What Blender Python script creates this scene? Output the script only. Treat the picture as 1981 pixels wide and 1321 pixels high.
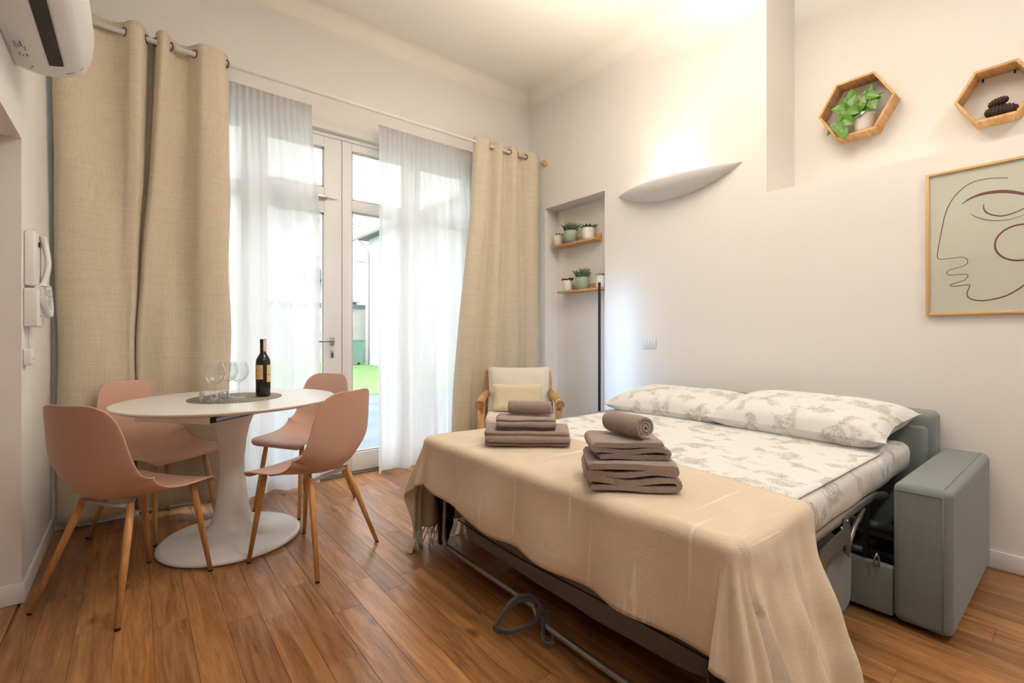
import bpy, bmesh, math, random
from mathutils import Vector, Matrix, noise
random.seed(7)
PI = math.pi
sc = bpy.context.scene
C = sc.collection
for o in list(bpy.data.objects): bpy.data.objects.remove(o, do_unlink=True)

# ------------------------------------------------------------------ camera
W, HH, F, Y0 = 1981.0, 1321.0, 910.0, 650.0
YAW, CAMH = math.radians(38.7), 1.11
cam = bpy.data.cameras.new('camera'); camo = bpy.data.objects.new('camera', cam); C.objects.link(camo)
camo.location = (0, 0, CAMH); camo.rotation_euler = (PI/2, 0, -YAW)
cam.sensor_fit = 'HORIZONTAL'; cam.sensor_width = 36; cam.lens = F/W*36
cam.shift_y = (Y0-HH/2)/W; cam.clip_start = .02; cam.clip_end = 200
sc.camera = camo
# ------------------------------------------------------------------ view + world (overcast daylight)
sc.view_settings.view_transform = 'Standard'; sc.view_settings.look = 'None'
sc.view_settings.gamma = 1; sc.view_settings.use_curve_mapping = False
sc.view_settings.exposure = 0.12
sc.cycles.transparent_max_bounces = 24
w = bpy.data.worlds.new('overcast_sky'); sc.world = w; w.use_nodes = True
bg = w.node_tree.nodes['Background']; bg.inputs[0].default_value = (.90, .95, 1, 1); bg.inputs[1].default_value = 6.6

# ------------------------------------------------------------------ helpers
def lin(r, g, b):
    f = lambda c: (c/255/12.92) if c/255 <= .04045 else ((c/255+.055)/1.055)**2.4
    return (f(r), f(g), f(b), 1)
MATS = {}
def mat(name, col, rough=.6, metal=0, bump=None, var=None, spec=.5, trans=0, ior=1.45, sheen=0):
    """principled; bump=(scale,strength,detail), var=(scale,amount)"""
    m = bpy.data.materials.new(name); m.use_nodes = True; nt = m.node_tree; N, L = nt.nodes, nt.links
    p = N['Principled BSDF']; p.inputs['Base Color'].default_value = col
    p.inputs['Roughness'].default_value = rough; p.inputs['Metallic'].default_value = metal
    p.inputs['Specular IOR Level'].default_value = spec; p.inputs['IOR'].default_value = ior
    p.inputs['Transmission Weight'].default_value = trans; p.inputs['Sheen Weight'].default_value = sheen
    if bump or var:
        tc = N.new('ShaderNodeTexCoord')
    if var:
        n = N.new('ShaderNodeTexNoise'); n.inputs['Scale'].default_value = var[0]; n.inputs['Detail'].default_value = 4
        L.new(tc.outputs['Object'], n.inputs['Vector'])
        r = N.new('ShaderNodeValToRGB'); k = var[1]
        r.color_ramp.elements[0].position = .3; r.color_ramp.elements[1].position = .7
        r.color_ramp.elements[0].color = tuple(c*(1-k) for c in col[:3])+(1,)
        r.color_ramp.elements[1].color = tuple(min(1, c*(1+k)) for c in col[:3])+(1,)
        L.new(n.outputs['Fac'], r.inputs[0]); L.new(r.outputs[0], p.inputs['Base Color'])
    if bump:
        n = N.new('ShaderNodeTexNoise'); n.inputs['Scale'].default_value = bump[0]; n.inputs['Detail'].default_value = bump[2] if len(bump) > 2 else 3
        L.new(tc.outputs['Object'], n.inputs['Vector'])
        b = N.new('ShaderNodeBump'); b.inputs['Strength'].default_value = bump[1]; b.inputs['Distance'].default_value = .01
        L.new(n.outputs['Fac'], b.inputs['Height']); L.new(b.outputs[0], p.inputs['Normal'])
    MATS[name] = m; return m

def nodes(m): return m.node_tree.nodes, m.node_tree.links, m.node_tree.nodes['Principled BSDF']

def wood(name, c0, c1, c2, scale=(16, 1.3, 16), rough=.42, rnd=.25, knots=True, bump=.06):
    m = mat(name, c1, rough); N, L, p = nodes(m)
    tc = N.new('ShaderNodeTexCoord'); oi = N.new('ShaderNodeObjectInfo')
    mul = N.new('ShaderNodeMath'); mul.operation = 'MULTIPLY'; mul.inputs[1].default_value = 37.0
    L.new(oi.outputs['Random'], mul.inputs[0])
    add = N.new('ShaderNodeVectorMath'); add.operation = 'ADD'
    L.new(tc.outputs['Object'], add.inputs[0]); L.new(mul.outputs[0], add.inputs[1])
    mp = N.new('ShaderNodeMapping'); mp.inputs['Scale'].default_value = scale; L.new(add.outputs[0], mp.inputs[0])
    n = N.new('ShaderNodeTexNoise'); n.inputs['Scale'].default_value = 1.0; n.inputs['Detail'].default_value = 5; n.inputs['Roughness'].default_value = .6; n.inputs['Distortion'].default_value = 1.2
    L.new(mp.outputs[0], n.inputs['Vector'])
    n2 = N.new('ShaderNodeTexNoise'); n2.inputs['Scale'].default_value = 7; n2.inputs['Detail'].default_value = 3
    L.new(mp.outputs[0], n2.inputs['Vector'])
    mixf = N.new('ShaderNodeMath'); mixf.operation = 'MULTIPLY_ADD'; mixf.inputs[1].default_value = .35
    L.new(n2.outputs['Fac'], mixf.inputs[0]); L.new(n.outputs['Fac'], mixf.inputs[2])
    r = N.new('ShaderNodeValToRGB'); e = r.color_ramp.elements
    e[0].position = .45; e[0].color = c0; e[1].position = .9; e[1].color = c2
    x = e.new(.66); x.color = c1
    L.new(mixf.outputs[0], r.inputs[0])
    hsv = N.new('ShaderNodeHueSaturation')
    mr = N.new('ShaderNodeMapRange'); mr.inputs[3].default_value = 1-rnd; mr.inputs[4].default_value = 1+rnd
    L.new(oi.outputs['Random'], mr.inputs[0]); L.new(mr.outputs[0], hsv.inputs['Value'])
    L.new(r.outputs[0], hsv.inputs['Color'])
    last = hsv.outputs[0]
    if knots:
        mp2 = N.new('ShaderNodeMapping'); mp2.inputs['Scale'].default_value = (6, 3.0, 6); L.new(add.outputs[0], mp2.inputs[0])
        v = N.new('ShaderNodeTexVoronoi'); v.inputs['Scale'].default_value = 1.0; L.new(mp2.outputs[0], v.inputs['Vector'])
        rr = N.new('ShaderNodeValToRGB'); rr.color_ramp.elements[0].position = .05; rr.color_ramp.elements[1].position = .15
        rr.color_ramp.elements[0].color = (.22, .16, .12, 1); rr.color_ramp.elements[1].color = (1, 1, 1, 1)
        L.new(v.outputs['Distance'], rr.inputs[0])
        mx = N.new('ShaderNodeMix'); mx.data_type = 'RGBA'; mx.blend_type = 'MULTIPLY'; mx.inputs[0].default_value = .85
        L.new(last, mx.inputs[6]); L.new(rr.outputs[0], mx.inputs[7]); last = mx.outputs[2]
    L.new(last, p.inputs['Base Color'])
    b = N.new('ShaderNodeBump'); b.inputs['Strength'].default_value = bump; b.inputs['Distance'].default_value = .004
    L.new(mixf.outputs[0], b.inputs['Height']); L.new(b.outputs[0], p.inputs['Normal'])
    return m

def fabric(name, col, weave=420, strength=.25, var=.1, rough=.9, sheen=.2):
    """woven cloth: two crossed fine waves plus slub noise"""
    m = mat(name, col, rough, sheen=sheen); N, L, p = nodes(m); p.inputs['Specular IOR Level'].default_value = .2
    tc = N.new('ShaderNodeTexCoord'); hs = []
    for sc_ in ((weave, weave, 6), (6, 6, weave)):
        mp = N.new('ShaderNodeMapping'); mp.inputs['Scale'].default_value = sc_; L.new(tc.outputs['Object'], mp.inputs[0])
        n = N.new('ShaderNodeTexNoise'); n.inputs['Scale'].default_value = 1; n.inputs['Detail'].default_value = 2; L.new(mp.outputs[0], n.inputs['Vector']); hs.append(n)
    ad = N.new('ShaderNodeMath'); ad.operation = 'ADD'; L.new(hs[0].outputs['Fac'], ad.inputs[0]); L.new(hs[1].outputs['Fac'], ad.inputs[1])
    r = N.new('ShaderNodeMapRange'); r.inputs[1].default_value = .6; r.inputs[2].default_value = 1.4; r.inputs[3].default_value = 1-var; r.inputs[4].default_value = 1+var
    L.new(ad.outputs[0], r.inputs[0])
    h = N.new('ShaderNodeHueSaturation'); h.inputs['Color'].default_value = col; L.new(r.outputs[0], h.inputs['Value']); L.new(h.outputs[0], p.inputs['Base Color'])
    b = N.new('ShaderNodeBump'); b.inputs['Strength'].default_value = strength; b.inputs['Distance'].default_value = .002
    L.new(ad.outputs[0], b.inputs['Height']); L.new(b.outputs[0], p.inputs['Normal'])
    return m

def emission(name, col, s):
    m = bpy.data.materials.new(name); m.use_nodes = True; N, L = m.node_tree.nodes, m.node_tree.links
    N.remove(N['Principled BSDF']); e = N.new('ShaderNodeEmission'); e.inputs[0].default_value = col; e.inputs[1].default_value = s
    L.new(e.outputs[0], N['Material Output'].inputs[0]); return m

def tag(o, label=None, cat=None, group=None, kind=None):
    if label: o['label'] = label
    if cat: o['category'] = cat
    if group: o['group'] = group
    if kind: o['kind'] = kind
    return o
def empty(name, loc=(0, 0, 0), rz=0, **k):
    o = bpy.data.objects.new(name, None); C.objects.link(o); o.location = loc; o.rotation_euler = (0, 0, rz); o.empty_display_size = .05
    return tag(o, **k)
class MB:
    def __init__(s): s.v = []; s.f = []; s.sm = []
    def add(s, vs, fs, smooth=False):
        n = len(s.v); s.v += [tuple(v) for v in vs]; s.f += [tuple(i+n for i in f) for f in fs]; s.sm += [smooth]*len(fs); return s
    def box(s, x0, x1, y0, y1, z0, z1):
        v = [(x0, y0, z0), (x1, y0, z0), (x1, y1, z0), (x0, y1, z0), (x0, y0, z1), (x1, y0, z1), (x1, y1, z1), (x0, y1, z1)]
        return s.add(v, [(0, 3, 2, 1), (4, 5, 6, 7), (0, 1, 5, 4), (1, 2, 6, 5), (2, 3, 7, 6), (3, 0, 4, 7)])
    def loft(s, rings, closed=True, caps=True, smooth=True):
        n = len(rings[0]); vs = [p for r in rings for p in r]; fs = []
        for i in range(len(rings)-1):
            for j in range(n if closed else n-1):
                a = i*n+j; b = i*n+(j+1) % n; fs.append((a, b, b+n, a+n))
        s.add(vs, fs, smooth)
        if caps and closed:
            k = len(s.v)-len(vs); s.f.append(tuple(k+j for j in reversed(range(n)))); s.sm.append(False)
            k2 = k+(len(rings)-1)*n; s.f.append(tuple(k2+j for j in range(n))); s.sm.append(False)
        return s
    def lathe(s, prof, seg=32, c=(0, 0, 0), caps=True, sx=1, sy=1):
        rings = [[(c[0]+r*sx*math.cos(2*PI*j/seg), c[1]+r*sy*math.sin(2*PI*j/seg), c[2]+z) for j in range(seg)] for r, z in prof]
        return s.loft(rings, caps=caps)
    def tube(s, pts, rad, seg=8, caps=True, closed=False):
        pts = [Vector(p) for p in pts]; n = len(pts); rings = []; up = None
        for i, p in enumerate(pts):
            if closed: t = (pts[(i+1) % n]-pts[i-1])
            else: t = pts[min(i+1, n-1)]-pts[max(i-1, 0)]
            t.normalize()
            if up is None:
                up = Vector((0, 0, 1)) if abs(t.z) < .9 else Vector((1, 0, 0))
            a = t.cross(up).normalized(); b = a.cross(t).normalized(); up = b
            r = rad[i] if isinstance(rad, (list, tuple)) else rad
            rings.append([p+a*r*math.cos(2*PI*j/seg)+b*r*math.sin(2*PI*j/seg) for j in range(seg)])
        if closed: rings.append(rings[0])
        return s.loft(rings, caps=caps and not closed)
    def prism(s, poly, axis, a0, a1, smooth=False):
        """poly 2d points in the other two axes (ordered), extruded on axis"""
        def P(p, a):
            return {'x': (a, p[0], p[1]), 'y': (p[0], a, p[1]), 'z': (p[0], p[1], a)}[axis]
        return s.loft([[P(p, a0) for p in poly], [P(p, a1) for p in poly]], smooth=smooth)
    def build(s, name, m, parent=None, bevel=0, bseg=2, sub=0, solid=0, loc=None, fix=True, **k):
        me = bpy.data.meshes.new(name); me.from_pydata(s.v, [], s.f)
        me.polygons.foreach_set('use_smooth', s.sm); me.validate(); me.update()
        if fix:
            bm = bmesh.new(); bm.from_mesh(me); bmesh.ops.recalc_face_normals(bm, faces=bm.faces); bm.to_mesh(me); bm.free()
        if m: me.materials.append(m)
        o = bpy.data.objects.new(name, me); C.objects.link(o)
        if parent: o.parent = parent
        if loc: o.location = loc
        if solid:
            q = o.modifiers.new('solid', 'SOLIDIFY'); q.thickness = solid; q.offset = 0
        if bevel:
            q = o.modifiers.new('bevel', 'BEVEL'); q.width = bevel; q.segments = bseg; q.limit_method = 'ANGLE'; q.angle_limit = math.radians(40); q.harden_normals = False
            for pl in me.polygons: pl.use_smooth = bseg > 1
        if sub:
            q = o.modifiers.new('sub', 'SUBSURF'); q.levels = sub; q.render_levels = sub
        return tag(o, **k)
def cr(pts, per=8):
    """catmull-rom through points (any dim)"""
    out = []; n = len(pts)
    for i in range(n-1):
        p = [pts[max(i-1, 0)], pts[i], pts[i+1], pts[min(i+2, n-1)]]
        for k in range(per):
            t = k/per
            out.append(tuple(.5*(2*b+(c-a)*t+(2*a-5*b+4*c-d)*t*t+(3*b-a-3*c+d)*t**3) for a, b, c, d in zip(*p)))
    out.append(tuple(pts[-1])); return out
def copy_tree(o, parent=None):
    c = o.copy(); C.objects.link(c); c.parent = parent
    for ch in list(o.children): copy_tree(ch, c)
    return c
def nz(x, y, z=0): return noise.noise(Vector((x, y, z)))
def smooth01(t): t = max(0, min(1, t)); return t*t*(3-2*t)

# ------------------------------------------------------------------ materials
WALL = mat('wall_paint', lin(238, 234, 229), .85, bump=(60, .03), spec=.2)
CEIL = mat('ceiling_paint', lin(242, 236, 226), .9, spec=.2)
TRIM = mat('white_trim', lin(238, 236, 232), .45)
PVC = mat('white_door_frame', lin(236, 236, 236), .35)
FLOORW = wood('oak_floor', lin(112, 74, 42), lin(154, 106, 64), lin(182, 134, 88), rough=.28, rnd=.2, scale=(24, 1.9, 24))
OAK = wood('pale_oak', lin(176, 128, 74), lin(206, 160, 104), lin(222, 182, 130), scale=(3, 30, 30), rough=.5, rnd=.08, knots=False)
LEGW = wood('beech_leg', lin(178, 122, 66), lin(204, 150, 92), lin(214, 166, 110), scale=(40, 40, 3), rough=.4, rnd=.05, knots=False)
LOG = wood('rustic_log', lin(140, 92, 52), lin(192, 146, 96), lin(214, 176, 130), scale=(30, 30, 5), rough=.6, rnd=.08, knots=False, bump=.3)
PINK = mat('pink_plastic', lin(210, 168, 148), .42, bump=(300, .02))
WHITEP = mat('white_lacquer', lin(240, 238, 235), .25)
WHITEM = mat('white_plastic', lin(232, 230, 228), .4)
LINEN = fabric('beige_linen', lin(210, 197, 175), 300, .35, .14)
SOFA = fabric('grey_green_upholstery', lin(126, 133, 131), 500, .3, .09)
SOFAD = fabric('dark_grey_underside', lin(126, 123, 118), 400, .2, .08)
THROW = fabric('beige_throw', lin(222, 203, 178), 620, .35, .07, sheen=.4)
TOWEL = mat('brown_terry', lin(192, 166, 153), .95, bump=(420, 1.0, 4), var=(160, .16), spec=.1, sheen=.6)
CREAM = fabric('cream_cotton', lin(232, 224, 210), 420, .2, .05)
CREAM2 = fabric('pale_yellow_cotton', lin(226, 212, 180), 420, .2, .05)
STEEL = mat('grey_steel_tube', lin(150, 148, 146), .35, .8)
BLACKM = mat('black_metal', lin(34, 33, 34), .45, .3)
DARK = mat('dark_rubber', lin(26, 24, 23), .7)
CHROME = mat('brushed_chrome', lin(170, 172, 176), .28, 1)
BRONZE = mat('bronze_grommet', lin(120, 96, 74), .35, .9)
SLOT = mat('black_plastic', lin(14, 13, 13), .5)
INK = mat('grey_print', lin(120, 112, 112), .7)
GREYPL = mat('pale_grey_plastic', lin(196, 190, 188), .5)
SOIL = mat('potting_soil', lin(66, 50, 40), .95, bump=(120, .8))
POTW = mat('white_ceramic', lin(236, 232, 226), .35)
POTG = mat('sage_ceramic', lin(160, 174, 148), .22)
SUCC = mat('succulent_green', lin(84, 108, 76), .5, var=(60, .25))
SUCCD = mat('dark_succulent', lin(58, 52, 50), .5)
SUCCP = mat('pale_succulent', lin(128, 138, 116), .6)
BLOOM = mat('pink_bloom', lin(206, 120, 136), .6)
POTHOS = mat('pothos_leaf', lin(92, 136, 48), .35, var=(40, .5))
STEM = mat('pothos_stem', lin(150, 176, 90), .5)
CARVE = mat('dark_brown_carving', lin(62, 44, 36), .6, bump=(60, .3))
PAPER = mat('art_paper', lin(222, 217, 200), .7, var=(3, .03))
BRUSH = mat('maroon_ink', lin(120, 72, 64), .7)
FRAMEW = mat('light_wood_frame', lin(208, 172, 118), .45)
PLATE = mat('switch_plate', lin(226, 224, 222), .4)
def glassmat(name, col=(1, 1, 1, 1), refl=.03, power=5):
    m = bpy.data.materials.new(name); m.use_nodes = True; N, L = m.node_tree.nodes, m.node_tree.links; N.remove(N['Principled BSDF'])
    t = N.new('ShaderNodeBsdfTransparent'); t.inputs[0].default_value = col
    g = N.new('ShaderNodeBsdfGlossy'); g.inputs['Roughness'].default_value = .03
    lw = N.new('ShaderNodeLayerWeight'); lw.inputs[0].default_value = .5
    pw = N.new('ShaderNodeMath'); pw.operation = 'POWER'; pw.inputs[1].default_value = power; L.new(lw.outputs['Facing'], pw.inputs[0])
    ma = N.new('ShaderNodeMath'); ma.operation = 'MULTIPLY_ADD'; ma.inputs[1].default_value = .9; ma.inputs[2].default_value = refl; L.new(pw.outputs[0], ma.inputs[0])
    mx = N.new('ShaderNodeMixShader'); L.new(ma.outputs[0], mx.inputs[0]); L.new(t.outputs[0], mx.inputs[1]); L.new(g.outputs[0], mx.inputs[2])
    L.new(mx.outputs[0], N['Material Output'].inputs[0]); return m
PANE = glassmat('window_glass', (.97, .985, .99, 1))
GLASS = glassmat('clear_glass', (.96, .97, .97, 1), .07, 2.2)
BOTTLE = mat('dark_bottle_glass', lin(20, 20, 18), .12, spec=.6)
LABEL = mat('cream_label', lin(214, 186, 130), .6)
LABELT = mat('label_text', lin(120, 90, 50), .6)
SEAL = mat('pink_seal', lin(226, 190, 184), .6)
def sheer_mat():
    m = bpy.data.materials.new('sheer_voile'); m.use_nodes = True; N, L = m.node_tree.nodes, m.node_tree.links; N.remove(N['Principled BSDF'])
    d = N.new('ShaderNodeBsdfDiffuse'); d.inputs[0].default_value = (.90, .90, .90, 1)
    t = N.new('ShaderNodeBsdfTranslucent'); t.inputs[0].default_value = (.84, .84, .85, 1)
    tr = N.new('ShaderNodeBsdfTransparent')
    a = N.new('ShaderNodeMixShader'); a.inputs[0].default_value = .55; L.new(d.outputs[0], a.inputs[1]); L.new(t.outputs[0], a.inputs[2])
    b = N.new('ShaderNodeMixShader'); b.inputs[0].default_value = .12; L.new(a.outputs[0], b.inputs[1]); L.new(tr.outputs[0], b.inputs[2])
    L.new(b.outputs[0], N['Material Output'].inputs[0]); return m
SHEER = sheer_mat()
def toile():
    m = mat('toile_print_cotton', lin(236, 230, 220), .85, spec=.2); N, L, p = nodes(m)
    tc = N.new('ShaderNodeTexCoord')
    def nse(scale, det, dist, off=0):
        mp = N.new('ShaderNodeMapping'); mp.inputs['Location'].default_value = (off, off, off); L.new(tc.outputs['Object'], mp.inputs[0])
        n = N.new('ShaderNodeTexNoise'); n.inputs['Scale'].default_value = scale; n.inputs['Detail'].default_value = det; n.inputs['Distortion'].default_value = dist
        L.new(mp.outputs[0], n.inputs['Vector']); return n
    clump = nse(11, 2, .5); ink = nse(70, 5, 2.0, 3.1); tint = nse(26, 2, .5, 7)
    def rng(src, a, b):
        r = N.new('ShaderNodeMapRange'); r.inputs[1].default_value = a; r.inputs[2].default_value = b; L.new(src, r.inputs[0]); return r.outputs[0]
    def mul(a, b):
        q = N.new('ShaderNodeMath'); q.operation = 'MULTIPLY'; L.new(a, q.inputs[0]); L.new(b, q.inputs[1]); return q.outputs[0]
    mask = rng(clump.outputs['Fac'], .52, .62)
    # ridged lines: |ink-.5| small
    s = N.new('ShaderNodeMath'); s.operation = 'SUBTRACT'; s.inputs[1].default_value = .5; L.new(ink.outputs['Fac'], s.inputs[0])
    ab = N.new('ShaderNodeMath'); ab.operation = 'ABSOLUTE'; L.new(s.outputs[0], ab.inputs[0])
    line = rng(ab.outputs[0], .075, .015)
    wash = mul(mask, rng(tint.outputs['Fac'], .45, .75))
    f1 = mul(mask, line)
    m1 = N.new('ShaderNodeMix'); m1.data_type = 'RGBA'; m1.inputs[6].default_value = lin(228, 226, 223); m1.inputs[7].default_value = lin(206, 200, 188)
    L.new(wash, m1.inputs[0])
    m2 = N.new('ShaderNodeMix'); m2.data_type = 'RGBA'; m2.inputs[7].default_value = lin(160, 158, 152); L.new(m1.outputs[2], m2.inputs[6]); L.new(f1, m2.inputs[0])
    L.new(m2.outputs[2], p.inputs['Base Color'])
    b = N.new('ShaderNodeBump'); b.inputs['Strength'].default_value = .25; b.inputs['Distance'].default_value = .02
    wr = nse(7, 3, 1.0, 11); L.new(wr.outputs['Fac'], b.inputs['Height']); L.new(b.outputs[0], p.inputs['Normal'])
    return m
TOILE = toile()

def slubs(m):
    """raised pale slub threads across the throw"""
    N, L, p = nodes(m); tc = N.new('ShaderNodeTexCoord'); mp = N.new('ShaderNodeMapping'); mp.inputs['Scale'].default_value = (2.2, 42, 2.2); L.new(tc.outputs['Object'], mp.inputs[0])
    n = N.new('ShaderNodeTexNoise'); n.inputs['Scale'].default_value = 1; n.inputs['Detail'].default_value = 1; n.inputs['Distortion'].default_value = .4; L.new(mp.outputs[0], n.inputs['Vector'])
    r = N.new('ShaderNodeMapRange'); r.inputs[1].default_value = .66; r.inputs[2].default_value = .72; L.new(n.outputs['Fac'], r.inputs[0])
    old = p.inputs['Base Color'].links[0].from_socket; mx = N.new('ShaderNodeMix'); mx.data_type = 'RGBA'; mx.inputs[7].default_value = lin(234, 220, 200); L.new(old, mx.inputs[6]); L.new(r.outputs[0], mx.inputs[0]); L.new(mx.outputs[2], p.inputs['Base Color'])
    ob = p.inputs['Normal'].links[0].from_node; b = N.new('ShaderNodeBump'); b.inputs['Strength'].default_value = .5; b.inputs['Distance'].default_value = .004; L.new(r.outputs[0], b.inputs['Height']); L.new(ob.outputs[0], b.inputs['Normal']); L.new(b.outputs[0], p.inputs['Normal'])
    wn = N.new('ShaderNodeTexNoise'); wn.inputs['Scale'].default_value = 9; wn.inputs['Detail'].default_value = 3; wn.inputs['Distortion'].default_value = 1.0; L.new(tc.outputs['Object'], wn.inputs['Vector'])
    b2 = N.new('ShaderNodeBump'); b2.inputs['Strength'].default_value = .16; b2.inputs['Distance'].default_value = .02; L.new(wn.outputs['Fac'], b2.inputs['Height']); L.new(b.outputs[0], b2.inputs['Normal']); L.new(b2.outputs[0], p.inputs['Normal'])
slubs(THROW)
# ------------------------------------------------------------------ room shell
XR, XL, YW, ZC = 3.215, -.37, 3.73, 3.585
YB, XBL = -2.6, -2.2
fl = MB().box(XBL, XR+.2, YB, YW, -.08, -.014).build('floor', FLOORW, kind='structure')
# oak planks (pitch 113.5 mm), each its own object
pitch = .1135; k0 = math.floor((XL-.051)/pitch)
for k in range(k0, 33):
    x0 = .051+k*pitch; x1 = x0+pitch
    x0 = max(x0, XL); x1 = min(x1, XR)
    if x1-x0 < .01: continue
    y = -.55-random.random()*.5
    first = True
    while y < YW-.01:
        L_ = random.choice((.48, .62, .75, .9, 1.1)); y1 = min(y+L_, YW)
        if YW-y1 < .18: y1 = YW
        g = .0004
        cx, cy = (x0+x1)/2, (y+y1)/2
        b = MB().box(x0+g-cx, x1-g-cx, y+g-cy, y1-g-cy, -.014, 0)
        b.build('plank', FLOORW, fl, bevel=.0007, bseg=1, loc=(cx, cy, 0), fix=False)
        y = y1
MB().box(XL-.01, XBL, YB, 2.81, -.014, 0).build('floor_boards', FLOORW, fl)
MB().box(XL, XR, YB, -.98, -.014, -.001).build('floor_boards', FLOORW, fl)
# right wall with floor-to-head niche and upper recess
wr = MB()
wr.box(XR, 3.8, 3.481, YW+.2, 0, ZC+.1).box(3.385, 3.8, 2.712, 3.481, 0, 2.386).box(XR, 3.8, 2.712, 3.481, 2.386, ZC+.1)
wr.box(XR, 3.8, 1.357, 2.712, 0, ZC+.1).box(XR, 3.8, YB, 1.357, 0, 2.046).box(3.666, 3.8, YB, 1.357, 2.046, ZC+.1)
wr.build('wall_right', WALL, kind='structure', bevel=0)
DX0, DX1, DZ = .02, 2.56, 2.70     # garden door opening
ww = MB().box(XL-.3, DX0, YW, YW+.3, 0, ZC+.1).box(DX1, XR+.6, YW, YW+.3, 0, ZC+.1).box(DX0, DX1, YW, YW+.3, DZ, ZC+.1)
ww.build('wall_window', WALL, kind='structure')
# left wall pier with head over passage, then passage end wall
wl = MB().box(XL-.16, XL, 2.81, YW, 0, ZC+.1).box(XL-.16, XL, YB, 2.81, 1.934, ZC+.1)
wl.build('wall_left', WALL, kind='structure')
MB().box(XBL, XL-.16, 2.81, 2.97, 0, 1.934).build('wall_passage', WALL, kind='structure')
MB().box(XBL, XL-.16, YB, 2.81, 1.934, 2.05).build('ceiling_passage', WALL, kind='structure')
MB().box(XBL-.15, XBL, YB-.15, 2.97, 0, 2.05).build('wall_passage_side', WALL, kind='structure')
MB().box(XBL-.15, 3.8, YB-.15, YB, 0, ZC+.1).build('wall_back', WALL, kind='structure')
ce = MB().box(XL-.3, 3.8, YB-.1, YW+.3, ZC, ZC+.12)
R = .11   # soft plaster cove along window wall and right wall
def cove(pt): return [pt(R*(1-math.cos(a)), R*(1-math.sin(a))) for a in [PI/2*i/8 for i in range(9)]]
prof = cove(lambda d, h: (d, h))   # (distance from wall, drop below ceiling)
ce.loft([[(XL, YW-d-.0005, ZC-h-.0005) for d, h in prof], [(XR, YW-d-.0005, ZC-h-.0005) for d, h in prof]], closed=False, caps=False)
ce.loft([[(XR-d-.0005, 1.357, ZC-h-.0005) for d, h in prof], [(XR-d-.0005, YW, ZC-h-.0005) for d, h in prof]], closed=False, caps=False)
ce.build('ceiling', CEIL, kind='structure')
MB().box(XL, XL+.012, 2.81, YW, 0, .085).build('baseboard_left', TRIM, kind='structure', bevel=.003)
MB().box(XBL, XL+.012, 2.798, 2.81, 0, .085).build('baseboard_passage', TRIM, kind='structure', bevel=.003)
MB().box(XR-.013, XR, YB, 2.712, 0, .085).build('baseboard_right', TRIM, kind='structure', bevel=.003)
MB().box(XL+.012, DX0-.01, YW-.013, YW, 0, .085).build('baseboard_window', TRIM, kind='structure', bevel=.003)

# ------------------------------------------------------------------ garden door (double leaf with transoms and side lights)
dr = empty('door_1', (0, 0, 0), kind='structure')
tag(dr, 'white glazed double garden door with transom windows between sheer curtains')
YD = 3.77
fr = MB(); T = .07
fr.box(DX0, DX0+.06, YD-.01, YD+T, 0, DZ).box(DX1-.06, DX1, YD-.01, YD+T, 0, DZ).box(DX0, DX1, YD-.01, YD+T, 2.665, DZ)
fr.box(.615, .665, YD-.01, YD+T, 0, 2.665).box(1.90, 1.95, YD-.01, YD+T, 0, 2.665)
fr.build('door_frame', PVC, dr, bevel=.004)
MB().box(DX0, DX1, YW-.005, YD+T+.1, -.02, .012).build('threshold', mat('dark_sill', lin(120, 108, 96), .5), dr)
def leaf(x0, x1, sl, sr, zb, g0, g1, t0, t1, ztop, name='door_leaf'):
    """stiles sl/sr wide, glass g0..g1, transom glass t0..t1"""
    b = MB(); y0, y1 = YD, YD+.05
    b.box(x0, x0+sl, y0, y1, zb, ztop).box(x1-sr, x1, y0, y1, zb, ztop)
    for a, c in ((zb, g0), (g1, t0), (t1, ztop)): b.box(x0+sl, x1-sr, y0, y1, a, c)
    o = b.build(name, PVC, dr, bevel=.004)
    bead = MB()
    for a, c in ((g0, g1), (t0, t1)):
        for q in ((x0+sl, x0+sl+.012, a, c), (x1-sr-.012, x1-sr, a, c), (x0+sl, x1-sr, a, a+.012), (x0+sl, x1-sr, c-.012, c)):
            bead.box(q[0], q[1], y0+.012, y0+.03, q[2], q[3])
    bead.build('glazing_bead', GREYPL, o)
    MB().box(x0+sl, x1-sr, y0+.018, y0+.024, g0, g1).build('pane', PANE, o)
    MB().box(x0+sl, x1-sr, y0+.018, y0+.024, t0, t1).build('pane', PANE, o)
    return o
lf = leaf(.665, 1.283, .075, .135, .015, .165, 2.07, 2.27, 2.58, 2.665)
rf = leaf(1.287, 1.90, .078, .075, .015, .165, 2.115, 2.205, 2.60, 2.665)
leaf(.08, .615, .07, .02, .015, .165, 2.115, 2.205, 2.60, 2.665, 'side_light')
leaf(1.95, 2.50, .02, .07, .015, .165, 2.115, 2.205, 2.60, 2.665, 'side_light')
# lever handle, key escutcheon, transom latch
h = MB(); h.box(1.192, 1.222, YD-.012, YD, 1.035, 1.10)
h.tube([(1.207, YD-.01, 1.072), (1.207, YD-.05, 1.072)], .008, 10); h.tube([(1.207, YD-.05, 1.072), (1.15, YD-.052, 1.071), (1.085, YD-.05, 1.071)], .009, 10)
h.build('lever_handle', CHROME, dr, bevel=.002)
e = MB().box(1.194, 1.220, YD-.009, YD, .94, 1.0); e.build('key_plate', CHROME, dr, bevel=.003)
MB().box(1.203, 1.211, YD-.011, YD-.008, .955, .978).build('keyhole', SLOT, dr)
e = MB().box(1.085, 1.165, YD-.03, YD, 2.175, 2.20); e.build('transom_latch', CHROME, dr, bevel=.003)
MB().box(1.165, 1.245, YD-.012, YD-.006, 2.186, 2.191).build('latch_arm', CHROME, dr)
MB().box(DX0, DX1, YW-.012, YW, DZ, DZ+.10).build('trim_1', TRIM, kind='structure', bevel=.004)

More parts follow.
